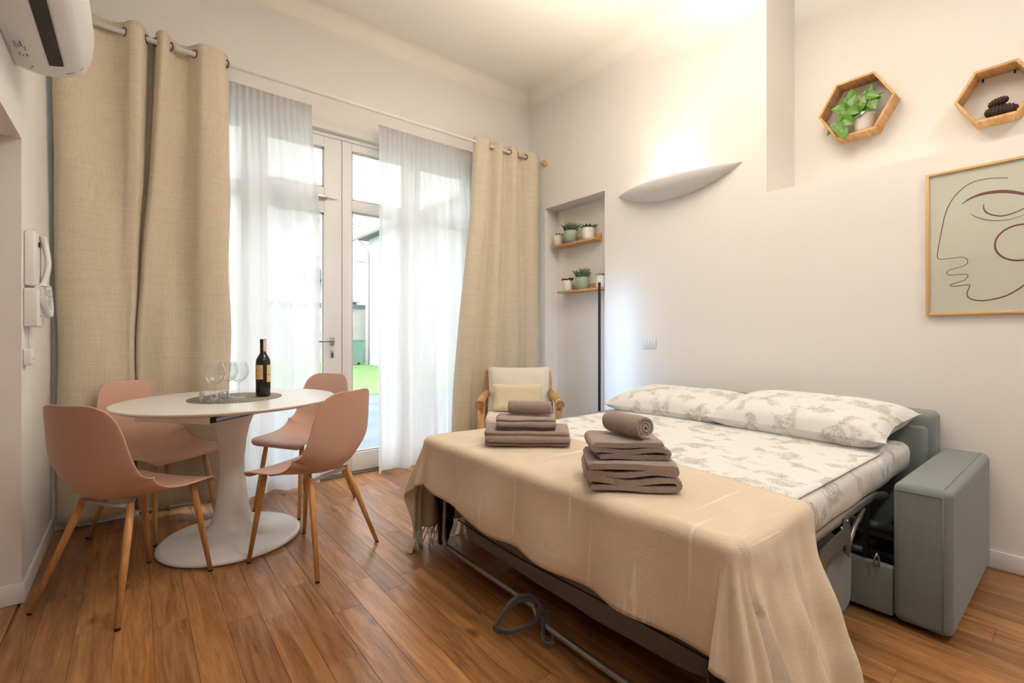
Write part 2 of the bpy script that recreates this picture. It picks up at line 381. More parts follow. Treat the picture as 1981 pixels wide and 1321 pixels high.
# ------------------------------------------------------------------ courtyard outside
GZ = -.12
LAWN = mat('lawn', lin(104, 136, 76), .9, bump=(40, .6), var=(5, .2))
PAVE = mat('wet_paving', lin(92, 104, 114), .45, var=(1.6, .28), bump=(8, .2))
RENDER = mat('white_render', lin(186, 186, 184), .9, var=(.8, .05))
STONE = mat('old_plaster', lin(166, 162, 156), .9, var=(1.2, .16), bump=(6, .4))
SLATE = mat('slate_grey', lin(92, 100, 108), .6)
tag(MB().box(-14, 30, YW+.32, 9.6, GZ-.1, GZ).build('patio', PAVE), kind='structure')
tag(MB().box(-14, 30, 9.6, 24.5, GZ-.1, GZ+.02).build('lawn', LAWN), kind='structure')
gw = empty('garden_wall', (4, 20.7, GZ+.02)); tag(gw, 'old plastered garden wall with dark coping beyond the lawn', 'wall')
MB().box(-14, 4.1, 0, .4, 0, 2.45).build('wall_body', STONE, gw)
MB().box(-14, 4.1, -.08, .48, 2.45, 2.6).build('coping', SLATE, gw)
fc = empty('apartment_building', (4, 23.5, GZ+.02)); tag(fc, 'tall white apartment building rising behind the garden wall', 'building')
MB().box(-22, 14, 0, 6, 0, 15).build('facade', RENDER, fc)
for zz in (5.0, 8.4, 11.8):
    for xx in (-9, -6, -3, 0, 2.6, 5.2):
        f = MB(); f.box(xx-.55, xx+.55, -.08, 0, zz, zz+.12).box(xx-.6, xx-.5, -.06, 0, zz, zz+1.9).box(xx+.5, xx+.6, -.06, 0, zz, zz+1.9).box(xx-.6, xx+.6, -.1, 0, zz+1.8, zz+1.95)
        q = f.build('window', GREYPL, fc); MB().box(xx-.5, xx+.5, -.02, 0, zz+.12, zz+1.8).build('pane', GREYPL, q)
MB().box(-22, 14, -.35, 0, 7.4, 7.6).build('cornice', GREYPL, fc)
ac = empty('outdoor_condenser', (7.35, 20.9, 2.5))
for _x in (-.5, .3): MB().box(_x, _x+.08, -.18, .22, 0, .125).build('foot', SLATE, ac)
tag(ac, 'white outdoor air conditioning condenser with round fan above garden wall', 'condenser')
MB().box(-.75, .55, -.2, .25, .12, .95).build('casing', WHITEM, ac, bevel=.03)
MB().tube([(-.28, -.215, .53), (-.28, -.2, .53)], .34, 28).build('fan_grille', SLATE, ac)
MB().tube([(-.28, -.225, .53), (-.28, -.21, .53)], .08, 16).build('fan_hub', GREYPL, ac)
aw = empty('dark_awning', (7.3, 22.88, 3.75)); tag(aw, 'small slatted grey awning above the outdoor condenser', 'awning')
for i in range(5): MB().box(-1.3, .6, -.1+i*.13, 0+i*.13, .0+i*.09, .05+i*.09).build('slat', SLATE, aw)
MB().box(-1.3, .6, .0, .08, -.1, .5).build('back_rail', SLATE, aw)
for _x in (-1.25, .52): MB().box(_x, _x+.05, -.1, .62, -.02, .04).build('support', SLATE, aw)
sb = empty('garden_annex', (7.74, 19.4, GZ+.02)); tag(sb, 'low white annex with gutter and downpipe beside the lawn', 'building')
MB().box(0, 6, -10, 0, 0, 5.3).build('annex_wall', RENDER, sb)
MB().box(-.45, 6, -10.2, .4, 5.3, 5.45).build('roof_edge', SLATE, sb)
MB().tube([(-.5, .45, 5.35), (-.5, -10, 5.35)], .11, 10).build('gutter', GREYPL, sb)
MB().tube([(-.5, .1, 5.3), (-.15, -.05, 4.9), (-.1, -.08, 4.6), (-.1, -.08, 0)], .07, 8).build('downpipe', GREYPL, sb)
bn = empty('wheelie_bin', (7.25, 19.6, GZ+.02)); tag(bn, 'pale green wheelie bin standing by the garden wall', 'bin')
GRN = mat('bin_green', lin(100, 132, 120), .5)
MB().loft([[(-.2, -.22, .1), (.2, -.22, .1), (.2, .22, .1), (-.2, .22, .1)], [(-.27, -.3, 1.0), (.27, -.3, 1.0), (.27, .3, 1.0), (-.27, .3, 1.0)]], smooth=False).build('bin_body', GRN, bn)
MB().box(-.29, .29, -.33, .33, 1.0, 1.08).build('bin_lid', GRN, bn, bevel=.02)
for sx in (-.2, .2): MB().tube([(sx-.03, .18, .1), (sx+.03, .18, .1)], .1, 14).build('wheel', DARK, bn)

# ------------------------------------------------------------------ curtain rod and curtains
YR, ZR = 3.477, 2.842
rod = empty('curtain_rod', (XL, YR, ZR)); tag(rod, 'white curtain rod running wall to wall above the garden door', 'curtain rod')
MB().tube([(.0, 0, 0), (XR-XL, 0, 0)], .014, 14).build('rod_tube', WHITEP, rod)
MB().lathe([(.0, 0), (.034, 0), (.036, .012), (.026, .03), (.016, .034), (0, .034)], 24).build('wall_flange', FRAMEW, rod)
o = rod.children[-1]; o.rotation_euler = (0, -PI/2, 0); o.location = (XR-XL, 0, 0)
o2 = o.copy(); C.objects.link(o2); o2.rotation_euler = (0, PI/2, 0); o2.location = (0, 0, 0)

def curtain(name, top, bot, ztop, zbot, m, zclose, per=8, nz_=44, amp=.006, th=.003, seed=0):
    T_, B_ = cr(top, per), cr(bot, per); rings = []
    for i in range(nz_+1):
        z = ztop+(zbot-ztop)*i/nz_; w_ = smooth01((ztop-z)/(ztop-zclose)); row = []
        for j, (a, b) in enumerate(zip(T_, B_)):
            x = a[0]+(b[0]-a[0])*w_; y = a[1]+(b[1]-a[1])*w_
            y += amp*nz(x*5+seed, z*1.6, seed)*min(1, (ztop-z)*1.2); x += amp*.6*nz(z*2.2, x*4, seed+5)*min(1, (ztop-z))
            row.append((x, y, z))
        rings.append(row)
    return MB().loft(rings, closed=False, caps=False)
def grommet(parent, x, y, z, ang=0):
    ring = [(.0, .024*math.cos(a), .024*math.sin(a)) for a in [2*PI*i/20 for i in range(20)]]
    o = MB().tube(ring, .0045, 8, closed=True).build('grommet', BRONZE, parent, loc=(x, y, z)); o.rotation_euler = (0, 0, ang); return o
top = [(-.345, 3.45), (-.30, 3.425), (-.24, 3.44), (-.17, 3.50), (-.10, 3.51), (-.05, 3.477), (-.02, 3.43), (.025, 3.425), (.05, 3.477), (.062, 3.54), (.078, 3.56), (.093, 3.53), (.098, 3.477), (.118, 3.43), (.145, 3.435), (.165, 3.477), (.20, 3.525), (.25, 3.525), (.285, 3.477), (.32, 3.435), (.39, 3.43), (.43, 3.445), (.452, 3.477), (.47, 3.50)]
bot = [(-.345, 3.68), (-.335, 3.64), (-.28, 3.60), (-.2, 3.59), (-.13, 3.61), (-.08, 3.645), (-.045, 3.655), (-.02, 3.65), (-.005, 3.665), (.0, 3.69), (.002, 3.695), (.004, 3.69), (.006, 3.67), (.018, 3.65), (.045, 3.65), (.09, 3.645), (.14, 3.635), (.20, 3.64), (.26, 3.62), (.31, 3.565), (.35, 3.54), (.42, 3.535), (.47, 3.545), (.485, 3.56)]
lc = empty('linen_curtain', (0, 0, 0)); tag(lc, 'wide beige linen eyelet curtain hanging behind the dining chairs on the left', 'curtain', 'beige eyelet curtains')
curtain('c', top, bot, 2.90, .05, LINEN, .82, amp=.016).build('cloth', LINEN, lc, solid=.003, fix=False)
for x in (-.05, .098, .165, .285, .452): grommet(lc, x, YR, ZR, .5)
grommet(lc, .05, YR, ZR, -.2)
top = [(2.36, 3.50), (2.375, 3.46), (2.41, 3.44), (2.46, 3.43), (2.50, 3.45), (2.53, 3.50), (2.56, 3.50), (2.60, 3.445), (2.64, 3.44), (2.68, 3.49), (2.72, 3.51), (2.75, 3.477), (2.78, 3.445), (2.83, 3.45), (2.87, 3.50), (2.92, 3.51), (2.95, 3.477), (2.99, 3.44), (3.06, 3.44), (3.13, 3.48)]
bot = [(2.14, 3.50), (2.15, 3.45), (2.19, 3.42), (2.25, 3.41), (2.30, 3.44), (2.34, 3.51), (2.40, 3.50), (2.47, 3.43), (2.54, 3.42), (2.60, 3.47), (2.66, 3.50), (2.70, 3.46), (2.76, 3.43), (2.83, 3.44), (2.88, 3.49), (2.93, 3.51), (2.97, 3.47), (3.02, 3.44), (3.08, 3.44), (3.15, 3.49)]
rc = empty('linen_curtain', (0, 0, 0)); tag(rc, 'narrow beige linen eyelet curtain gathered behind the wooden armchair', 'curtain', 'beige eyelet curtains')
curtain('c', top, bot, 2.895, .03, LINEN, .3, amp=.014, seed=9).build('cloth', LINEN, rc, solid=.003, fix=False)
for x, a in ((2.415, .3), (2.52, -.6), (2.585, .6), (2.665, -.6), (2.75, .6), (2.855, -.5), (2.95, .5)): grommet(rc, x, YR, ZR, a)
def sheer(x0, x1, b0, b1, seed, lab):
    top, bot = [], []; n = int((x1-x0)/.021); rs = random.Random(seed)
    ph = 0
    for i in range(n+1):
        t = i/n; a = .010 if i % 2 else -.010
        top.append((x0+(x1-x0)*t, 3.625+a*rs.uniform(.6, 1.2)))
        q = b0+(b1-b0)*t
        bot.append((q+.006*rs.uniform(-1, 1), 3.615+.030*math.sin(q*23+seed)+.018*math.sin(q*51+seed*2)))
    o = empty('sheer_curtain', (0, 0, 0)); tag(o, lab, 'curtain', 'white sheer curtains')
    c = curtain('c', top, bot, 2.80, .02, SHEER, 1.9, per=3, nz_=36, amp=.02, seed=seed).build('cloth', SHEER, o, fix=False)
    hd = curtain('c', top, bot, 2.805, 2.745, SHEER, 1.9, per=3, nz_=2, amp=.0, seed=seed)
    hd.v = [(a, b-.004, z) for a, b, z in hd.v]; hd.build('heading_tape', SHEER, o, fix=False)
    MB().tube([(x0, 3.63, 2.81), (x1, 3.63, 2.81)], .005, 8).build('wire', WHITEM, o)
    return o
sheer(.46, 1.01, .46, 1.065, 3, 'sheer white curtain left of the door handle behind the wine bottle')
sheer(1.53, 2.47, 1.50, 2.50, 8, 'sheer white curtain right of the door gap reaching the beige drape')

# ------------------------------------------------------------------ dining table (round pedestal, extending)
TX, TY, TZ = .414, 2.965, .768
tb = empty('dining_table', (TX, TY, 0)); tag(tb, 'round white pedestal dining table set with glasses and wine bottle', 'table')
MB().lathe([(0, TZ-.03), (.40, TZ-.03), (.495, TZ-.022), (.52, TZ-.012), (.525, TZ-.006), (.522, TZ-.001), (.515, TZ), (0, TZ)], 96).build('tabletop', WHITEP, tb)
ap = MB().box(-.37, .37, -.21, .21, TZ-.068, TZ-.03); o = ap.build('extension_apron', WHITEP, tb, bevel=.004); o.rotation_euler = (0, 0, .70)
rl = MB().box(-.365, .26, -.218, -.2105, TZ-.062, TZ-.034); o2 = rl.build('slide_rail', BLACKM, o)
rl = MB().box(-.34, .22, -.222, -.218, TZ-.056, TZ-.042); rl.build('slide_runner', CHROME, o)
MB().lathe([(0, 0), (.328, 0), (.339, .008), (.341, .016), (.335, .026), (.315, .031), (.22, .042), (.15, .058), (.118, .078), (.098, .11), (.084, .17), (.070, .27), (.062, .37), (.060, .44), (.068, .54), (.084, .62), (.106, .68), (.13, TZ-.075), (0, TZ-.075)], 80).build('pedestal', WHITEP, tb)
# ------------------------------------------------------------------ dining chairs
def shell():
    prof = cr([(.228, .418), (.222, .436), (.19, .446), (.11, .444), (.02, .437), (-.06, .434), (-.125, .446), (-.168, .476), (-.194, .525), (-.208, .59), (-.222, .67), (-.238, .755), (-.250, .815), (-.256, .845)], 4)
    n = len(prof); nu = 24; rows = []
    for i, (d, z) in enumerate(prof):
        t = i/(n-1)
        # half width along the profile
        wpts = [(0, .165), (.04, .195), (.12, .222), (.3, .236), (.45, .238), (.55, .236), (.7, .224), (.80, .206), (.87, .185), (.92, .162), (.96, .132), (.985, .102), (1, .07)]
        for q in range(len(wpts)-1):
            if wpts[q][0] <= t <= wpts[q+1][0]:
                f = (t-wpts[q][0])/(wpts[q+1][0]-wpts[q][0]); hw = wpts[q][1]+(wpts[q+1][1]-wpts[q][1])*f; break
        a = prof[max(i-1, 0)]; b = prof[min(i+1, n-1)]; tx, tz = b[0]-a[0], b[1]-a[1]; l = math.hypot(tx, tz); nx, nz_ = -tz/l*-1, tx/l*-1
        # normal pointing inside (up on the seat, forward on the back)
        cup = .012+.085*math.exp(-((t-.52)/.17)**2)+.055*smooth01((t-.6)/.3)
        if t < .1: cup *= t/.1
        row = []
        for j in range(nu+1):
            u = -1+2*j/nu; c = cup*(abs(u)*hw/.232)**2.2
            row.append((u*hw, d+nx*c, z+nz_*c))
        rows.append(row)
    return rows
SROWS = shell()
def make_chair():
    r = empty('dining_chair')
    b = MB().loft([[(x, y, z) for x, y, z in row] for row in SROWS], closed=False, caps=False)
    o = b.build('shell', PINK, r, fix=False); q = o.modifiers.new('s', 'SOLIDIFY'); q.thickness = .007; q.offset = 0
    q = o.modifiers.new('ss', 'SUBSURF'); q.levels = 1; q.render_levels = 1
    for sx, y1, y0, xt, xb in ((1, .225, .165, .145, .182), (-1, .225, .165, .145, .182), (1, -.225, -.10, .125, .222), (-1, -.225, -.10, .125, .222)):
        A = Vector((sx*xt, y0, .427)); B = Vector((sx*xb, y1, .008)); M_ = A+(B-A)*.25
        l = MB().tube([A, M_, B], [.0135, .0145, .0095], 14).build('leg', LEGW, r)
        MB().tube([B, B+(B-A).normalized()*.008], [.0095, .0098], 12).build('foot_cap', DARK, l)
    u = MB().tube([(-.13, .15, .424), (.115, -.09, .42)], .008, 8).tube([(.13, .15, .424), (-.115, -.09, .42)], .008, 8)
    u.tube([(-.12, -.10, .415), (.12, -.10, .415)], .009, 8)
    u.build('underframe', GREYPL, r)
    return r
chairs = [((-.012, 2.63), math.atan2(2.77-2.49, .166+.19), 'pink shell chair seen from behind beside the left wall at the left'),
          ((.708, 2.508), math.atan2(2.71-2.33, .58-.82), 'pink shell chair at the right front of the table, nearest the bed'),
          ((.108, 3.405), math.atan2(3.23-3.57, .23-0), 'pink shell chair tucked behind the table against the beige curtain'),
          ((.875, 3.296), math.atan2(3.17-3.38, .66-1.02), 'pink shell chair behind the table in front of the garden door')]
c0 = make_chair()
for i, ((x, y), a, lab) in enumerate(chairs):
    c = c0 if i == 0 else copy_tree(c0)
    c.location = (x, y, 0); c.rotation_euler = (0, 0, a-PI/2); tag(c, lab, 'chair', 'pink dining chairs around the round table')
# ------------------------------------------------------------------ things on the table
pm = empty('placemat', (TX+.02, TY+.015, TZ)); tag(pm, 'round grey woven placemat in the middle of the white table', 'placemat')
PM = mat('grey_woven_mat', lin(150, 142, 130), .8); 
N, L, p = nodes(PM); tc = N.new('ShaderNodeTexCoord'); ck = N.new('ShaderNodeTexChecker'); ck.inputs['Scale'].default_value = 160; ck.inputs[1].default_value = lin(170, 162, 150); ck.inputs[2].default_value = lin(112, 106, 98)
L.new(tc.outputs['Object'], ck.inputs[0]); L.new(ck.outputs[0], p.inputs['Base Color'])
MB().lathe([(0, 0), (.225, 0), (.225, .003), (0, .003)], 64).build('woven_disc', PM, pm)
ring = [(.225*math.cos(a), .225*math.sin(a), .002) for a in [2*PI*i/64 for i in range(64)]]
MB().tube(ring, .003, 6, closed=True).build('rim', PM, pm)
ZM = TZ+.0035
def wineglass(x, y, lab):
    r = empty('wine_glass', (x, y, ZM)); tag(r, lab, 'glass', 'wine glasses on the dining table')
    out = [(.036, 0), (.036, .0015), (.012, .005), (.0045, .012), (.0038, .03), (.0038, .075), (.006, .086), (.022, .094), (.038, .108), (.047, .128), (.049, .148), (.045, .172), (.038, .195)]
    MB().lathe([(0, 0)]+out, 40, caps=False).build('bowl_and_stem', GLASS, r); return r
g = [((.325, 2.885), 'large round wine glass at the left, nearest the little candle glasses'), ((.40, 3.01), 'wine glass in the middle, partly hidden between two others'), ((.445, 2.955), 'wine glass on the right, next to the wine bottle')]
for (x, y), lab in g: wineglass(x, y, lab)
def bottle():
    r = empty('wine_bottle', (.562, 2.94, ZM)); tag(r, 'dark wine bottle with cream labels standing on the placemat', 'bottle')
    MB().lathe([(0, .004), (.03, 0), (.0365, .004), (.0375, .012), (.0375, .19), (.035, .208), (.026, .226), (.0175, .24), (.0148, .252), (.0148, .318), (0, .318)], 40).build('glass_body', BOTTLE, r)
    MB().lathe([(.0152, .25), (.0155, .252), (.0155, .298), (.0168, .3), (.0168, .312), (.0155, .321), (0, .321)], 32).build('capsule', SLOT, r)
    def patch(n, m, rad, a0, a1, z0, z1, par):
        b = MB(); k = 14
        b.loft([[(rad*math.cos(a0+(a1-a0)*i/k), rad*math.sin(a0+(a1-a0)*i/k), z) for i in range(k+1)] for z in (z0, z1)], closed=False, caps=False)
        return b.build(n, m, par, fix=False)
    ca = math.atan2(-2.94, -.562)   # towards the viewer's side of the room
    l1 = patch('front_label', LABEL, .0379, ca-1.75, ca-.02, .098, .178, r)
    for i, (z, a, b) in enumerate(((.152, -1.2, -.85), (.146, -1.15, -.9), (.140, -1.25, -.8), (.118, -1.3, -1.0))): patch('label_print', LABELT, .0381, ca+a, ca+b, z, z+.003, l1)
    l2 = patch('back_label', LABEL, .0379, ca+.5, ca+1.7, .082, .178, r)
    patch('label_print', LABELT, .0381, ca+.7, ca+1.0, .12, .126, l2)
    patch('neck_seal', SEAL, .0172, ca+.05, ca+1.5, .252, .318, r)
bottle()
def candle(x, y, rad, hgt, lab):
    r = empty('candle_glass', (x, y, ZM)); tag(r, lab, 'candle holder', 'small clear glasses on the placemat')
    prof = [(0, 0), (rad, 0), (rad, hgt), (rad-.003, hgt), (rad-.004, .012), (0, .012)]
    MB().lathe(prof, 10, caps=False).build('cut_glass', GLASS, r)
    MB().lathe([(0, .0125), (rad-.0065, .0125), (rad-.0065, hgt*.5), (0, hgt*.5)], 16).build('wax', POTW, r)
candle(.265, 2.85, .012, .06, 'tall thin clear glass candle holder at the edge of the placemat')
candle(.318, 2.815, .024, .045, 'squat clear cut glass nearest the table edge')
candle(.362, 2.865, .022, .05, 'clear cut glass between the wine glass stems')
candle(.60, 3.0, .014, .02, 'tiny clear glass dish behind the wine bottle')

# ------------------------------------------------------------------ sofa bed
sf = empty('sofa_bed', (2.7, 1.342, 0)); tag(sf, 'grey green fabric sofa bed pulled open against the right wall', 'sofa bed')
def sp(b, n, m, par=sf, **k):
    b.v = [(x-2.7, y-1.342, z) for x, y, z in b.v] if par is sf else b.v
    return b.build(n, m, par, **k)
def rbox(x0, x1, y0, y1, z0, z1): return MB().box(x0, x1, y0, y1, z0, z1)
arm = sp(rbox(2.275, 3.19, .325, .498, .02, .55), 'armrest', SOFA, bevel=.028, bseg=4)
arm2 = sp(rbox(2.275, 3.19, 2.186, 2.36, .02, .55), 'armrest', SOFA, bevel=.028, bseg=4)
# stitched seams on the near armrest
def seam(pts, par): 
    b = MB().tube([(x-2.7, y-1.342, z) for x, y, z in pts], .0018, 6); return b.build('seam', SOFAD, par)
seam([(2.2745, .352, .03), (2.2745, .352, .523)], arm); seam([(2.2745, .35, .523), (2.2745, .49, .523)], arm); seam([(2.30, .352, .5505), (3.16, .352, .5505)], arm)
sp(rbox(3.03, 3.195, .5, 2.184, .08, .735), 'backrest', SOFA, bevel=.035, bseg=4)
sp(rbox(2.985, 3.03, .52, 2.165, .10, .67), 'back_cushion', SOFA, bevel=.02, bseg=3)
sp(rbox(2.29, 2.325, .5, 2.184, .02, .212), 'front_panel', SOFA, bevel=.01, bseg=3)
sp(rbox(2.325, 2.98, .5, 2.184, .02, .06), 'base_board', DARK)
for x in (2.35, 3.1):
    for y in (.41, 2.27): sp(MB().lathe([(0, 0), (.02, 0), (.02, .022), (0, .022)], 12, c=(x, y, 0)), 'foot', DARK)
# folded seat cushions hanging under the bed
def cushion(x0, x1, y0, y1, z0, z1, sag, n, seed):
    b = MB(); rings = []; k = 26
    for i in range(k+1):
        t = i/k; y = y0+(y1-y0)*t; e = 1-.30*abs(2*t-1)**10
        cx, cz = (x0+x1)/2, (z0+z1)/2; hx, hz = (x1-x0)/2*e, (z1-z0)/2*e; ring = []
        for j in range(28):
            a = 2*PI*j/28; c_, s_ = math.cos(a), math.sin(a); f = lambda v: math.copysign(abs(v)**.42, v)
            dz = sag*math.sin(PI*t)*(-1 if s_ < 0 else -.2)+.006*nz(y*5, j*.6, seed)
            ring.append((cx+hx*f(c_)+.006*nz(y*4, j*.4, seed+4), y, max(.004, cz+hz*f(s_)+dz)))
        rings.append(ring)
    b.loft(rings); return sp(b, n, SOFAD if n == 'folded_seat' else SOFA)
fs = cushion(1.25, 1.86, .60, 2.05, .09, .37, .015, 'folded_seat', 1)
cushion(1.87, 2.255, .61, 2.05, .01, .345, 0, 'seat_cushion', 2)
for zz in (.20, .31): 
    b = MB().tube([(1.248-2.7+.004*math.sin(y*7), y-1.342, zz+.012*math.sin(y*3)) for y in [.55+i*.06 for i in range(25)]], .0025, 6); b.build('seam', DARK, fs)
# steel bed frame
b = MB()
b.tube([(1.18, .60, .44), (2.42, .60, .44), (2.6, .60, .40)], .02, 12).tube([(1.18, 2.08, .44), (2.42, 2.08, .44), (2.6, 2.08, .40)], .02, 12)
b.tube([(1.18, .58, .44), (1.18, 2.10, .44)], .018, 12).tube([(1.75, .6, .43), (1.75, 2.08, .43)], .014, 10).tube([(2.35, .6, .43), (2.35, 2.08, .43)], .014, 10)
sp(b, 'bed_frame', STEEL)
foot_bar = sp(MB().tube(cr([(1.215, 2.05, .40), (1.205, 2.045, .16), (1.20, 2.03, .085), (1.20, 1.95, .07), (1.20, 1.4, .07), (1.20, 1.36, .066), (1.18, 1.25, .045), (1.18, .72, .045), (1.2, .66, .07), (1.215, .64, .40)], 6), .0125, 12), 'foot_bar', STEEL)
for yy in (2.06, .63):
    br = MB().prism([(1.15, .44), (1.30, .44), (1.29, .36), (1.262, .16), (1.225, .07), (1.185, .07), (1.18, .15), (1.165, .29), (1.15, .34)], 'y', yy-.012, yy+.012)
    q = sp(br, 'leg_bracket', BLACKM, bevel=.003)
    for zz, xx in ((.40, 1.17), (.34, 1.2), (.27, 1.215), (.21, 1.22), (.40, 1.215)):
        MB().tube([(xx-2.7, yy-1.342-.018, zz), (xx-2.7, yy-1.342-.010, zz)], .006, 10).build('rivet', CHROME, q)
# linkage at the near side
q = sp(MB().prism([(1.72, .345), (1.76, .40), (1.99, .418), (2.0, .45), (2.03, .45), (2.06, .40), (2.06, .31), (2.04, .30), (2.01, .36), (1.83, .355), (1.79, .30), (1.73, .28)], 'y', .572, .578), 'link_plate', STEEL)
for x, z in ((2.01, .44), (1.95, .43), (1.73, .36)): MB().tube([(x-2.7, .566-1.342, z), (x-2.7, .572-1.342, z)], .007, 10).build('bolt', CHROME, q)
sp(MB().tube([(2.06, .59, .305), (2.15, .59, .37), (2.27, .59, .42)], .010, 8), 'link_arm', STEEL)
sp(MB().box(2.30, 2.335, .585, .60, .22, .44), 'link_post', BLACKM)
sp(MB().tube([(2.26, .55, .205), (2.26, .55, .24), (2.265, .545, .26), (2.275, .54, .24), (2.275, .54, .205)], .004, 8), 'wire_loop', CHROME)
for z in (.12, .25): sp(MB().tube([(2.62, .52, z), (2.62, 2.16, z)], .02, 10), 'cross_rail', STEEL)
# tied strap on the foot bar
def strap(pts):
    P = cr(pts, 8); rings = []
    for i, p_ in enumerate(P):
        a = Vector(P[min(i+1, len(P)-1)])-Vector(P[max(i-1, 0)]); a.normalize(); n = Vector((-.62, -.78, .1)).cross(a).normalized(); q = Vector(p_); d = Vector((-.62, -.78, .1)).normalized()
        rings.append([q+n*.007+d*.002, q-n*.007+d*.002, q-n*.007-d*.002, q+n*.007-d*.002])
    return rings
K = Vector((1.19, 1.30, .075))
def kp(r, u, f=0): r *= .85; u *= .85; f *= .5; return (K.x+r*.78-f*.625, K.y-r*.625-f*.78, max(.015, K.z+u))
st = MB()
st.loft(strap([kp(0, 0), kp(-.03, .06, .02), kp(-.12, .06, .04), kp(-.20, -.02, .06), kp(-.21, -.05, .06), kp(-.16, -.06, .07), kp(-.06, -.03, .05), kp(0, 0, .02)]))
st.loft(strap([kp(0, .01, .02), kp(-.05, .085, .03), kp(-.13, .075, .05), kp(-.19, .0, .07), kp(-.2, -.035, .07), kp(-.14, -.045, .09), kp(-.04, -.02, .06), kp(.0, .0, .03)]))
st.loft(strap([kp(0, 0, .02), kp(.03, -.03, .08), kp(.035, -.055, .17), kp(.015, -.058, .2), kp(-.005, -.055, .15), kp(.0, 0, .03)]))
st.loft(strap([kp(-.02, .03, .01), kp(-.02, -.02, .025), kp(.02, -.02, .025), kp(.02, .02, .01)]))
sp(st, 'strap', fabric('grey_strap', lin(96, 98, 98), 300, .2, .08))

# mattress with printed sheet
MX0, MX1, MY0, MY1, MT, MBZ = 1.155, 2.98, .575, 2.105, .592, .455
def slab(x0, x1, y0, y1, z0, z1, r, nx, ny, bump, seed):
    bm = bmesh.new(); bmesh.ops.create_cube(bm, size=1)
    bm.free()
    b = MB(); rings = []
    # perimeter rings lofted bottom->top, then top grid
    def per(ins, z):
        pts = []; X0, X1, Y0_, Y1 = x0+ins, x1-ins, y0+ins, y1-ins; cr_ = max(.015, .06-ins)
        for cx, cy, a0 in ((X1-cr_, Y1-cr_, 0), (X0+cr_, Y1-cr_, PI/2), (X0+cr_, Y0_+cr_, PI), (X1-cr_, Y0_+cr_, 1.5*PI)):
            for i in range(7): a = a0+PI/2*i/6; pts.append((cx+cr_*math.cos(a), cy+cr_*math.sin(a)))
        # densify straight sides
        out = []
        for i, p_ in enumerate(pts):
            q = pts[(i+1) % len(pts)]; d = math.hypot(q[0]-p_[0], q[1]-p_[1]); k = 24 if i % 7 == 6 else 1
            for t in range(k): out.append((p_[0]+(q[0]-p_[0])*t/k, p_[1]+(q[1]-p_[1])*t/k))
        return [(x+bump*nz(x*6, y*6, z*6+seed), y+bump*nz(x*6+9, y*6, z*7+seed), z+bump*.6*nz(x*3, y*3, seed)) for x, y in out]
    for ins, z in ((.02, z0), (.004, z0+.02), (0, z0+.05), (0, z1-.045), (.006, z1-.02), (.022, z1-.006), (.045, z1)): rings.append(per(ins, z))
    for f in (.15, .3, .5, .7): 
        base = per(.045, z1); cx, cy = (x0+x1)/2, (y0+y1)/2
        rings.append([(x+(cx-x)*f, y+(cy-y)*f, z1+.002*nz(x*2, y*2, f*3)) for x, y, z in base])
    b.loft(rings); return b
mt = empty('mattress', (2.05, 1.34, MBZ)); tag(mt, 'mattress in a white and grey toile print sheet on the open sofa bed', 'mattress')
b = slab(MX0, MX1, MY0, MY1, MBZ, MT, .04, 0, 0, .010, 3); b.v = [(x-2.05, y-1.34, z-MBZ) for x, y, z in b.v]; b.build('fitted_sheet', TOILE, mt)
# turned flat sheet with a fold line near the pillows
b = MB(); rows = []
for i in range(41):
    x = 1.45+(2.62-1.45)*i/40; row = []
    for j in range(61):
        y = MY0+.02+(MY1-MY0-.04)*j/60
        z = MT+.0035+.003*abs(nz(x*4, y*7, 2))+(.010*smooth01((x-2.53)/.03) if x > 2.53 else 0)
        row.append((x-2.05, y-1.34, z-MBZ))
    rows.append(row)
b.loft(rows, closed=False, caps=False); b.build('flat_sheet', TOILE, mt, solid=.003, fix=False)
def pillow(x, y, z, lx, ly, th, rot, tilt, lab, seed):
    b = MB(); n = 30
    for side in (1, -1):
        rows = []
        for i in range(n+1):
            row = []
            for j in range(n+1):
                u, v = -1+2*i/n, -1+2*j/n
                k = max(0, (1-u**4)*(1-v**4))**.55
                pin = 1-.10*(1-abs(u))**.6*abs(v)**3-.0; pin2 = 1-.08*(1-abs(v))**.6*abs(u)**3
                zz = side*th/2*k*(1+.10*nz(u*2, v*2, seed))+.006*nz(u*4, v*4, seed+side)*k
                row.append((u*lx/2*pin2, v*ly/2*pin, zz))
            rows.append(row)
        b.loft(rows, closed=False, caps=False)
    o = empty('pillow', (x, y, z)); tag(o, lab, 'pillow', 'toile print pillows on the sofa bed')
    q = b.build('pillowcase', TOILE, o); o.rotation_euler = (0, tilt, rot); return o
pillow(2.79, 1.73, .675, .50, .86, .16, .06, -.13, 'toile print pillow on the far side of the bed, nearest the floor lamp', 1)
pillow(2.775, .98, .69, .52, .86, .18, -.05, -.15, 'toile print pillow nearest the front armrest of the sofa bed', 5)

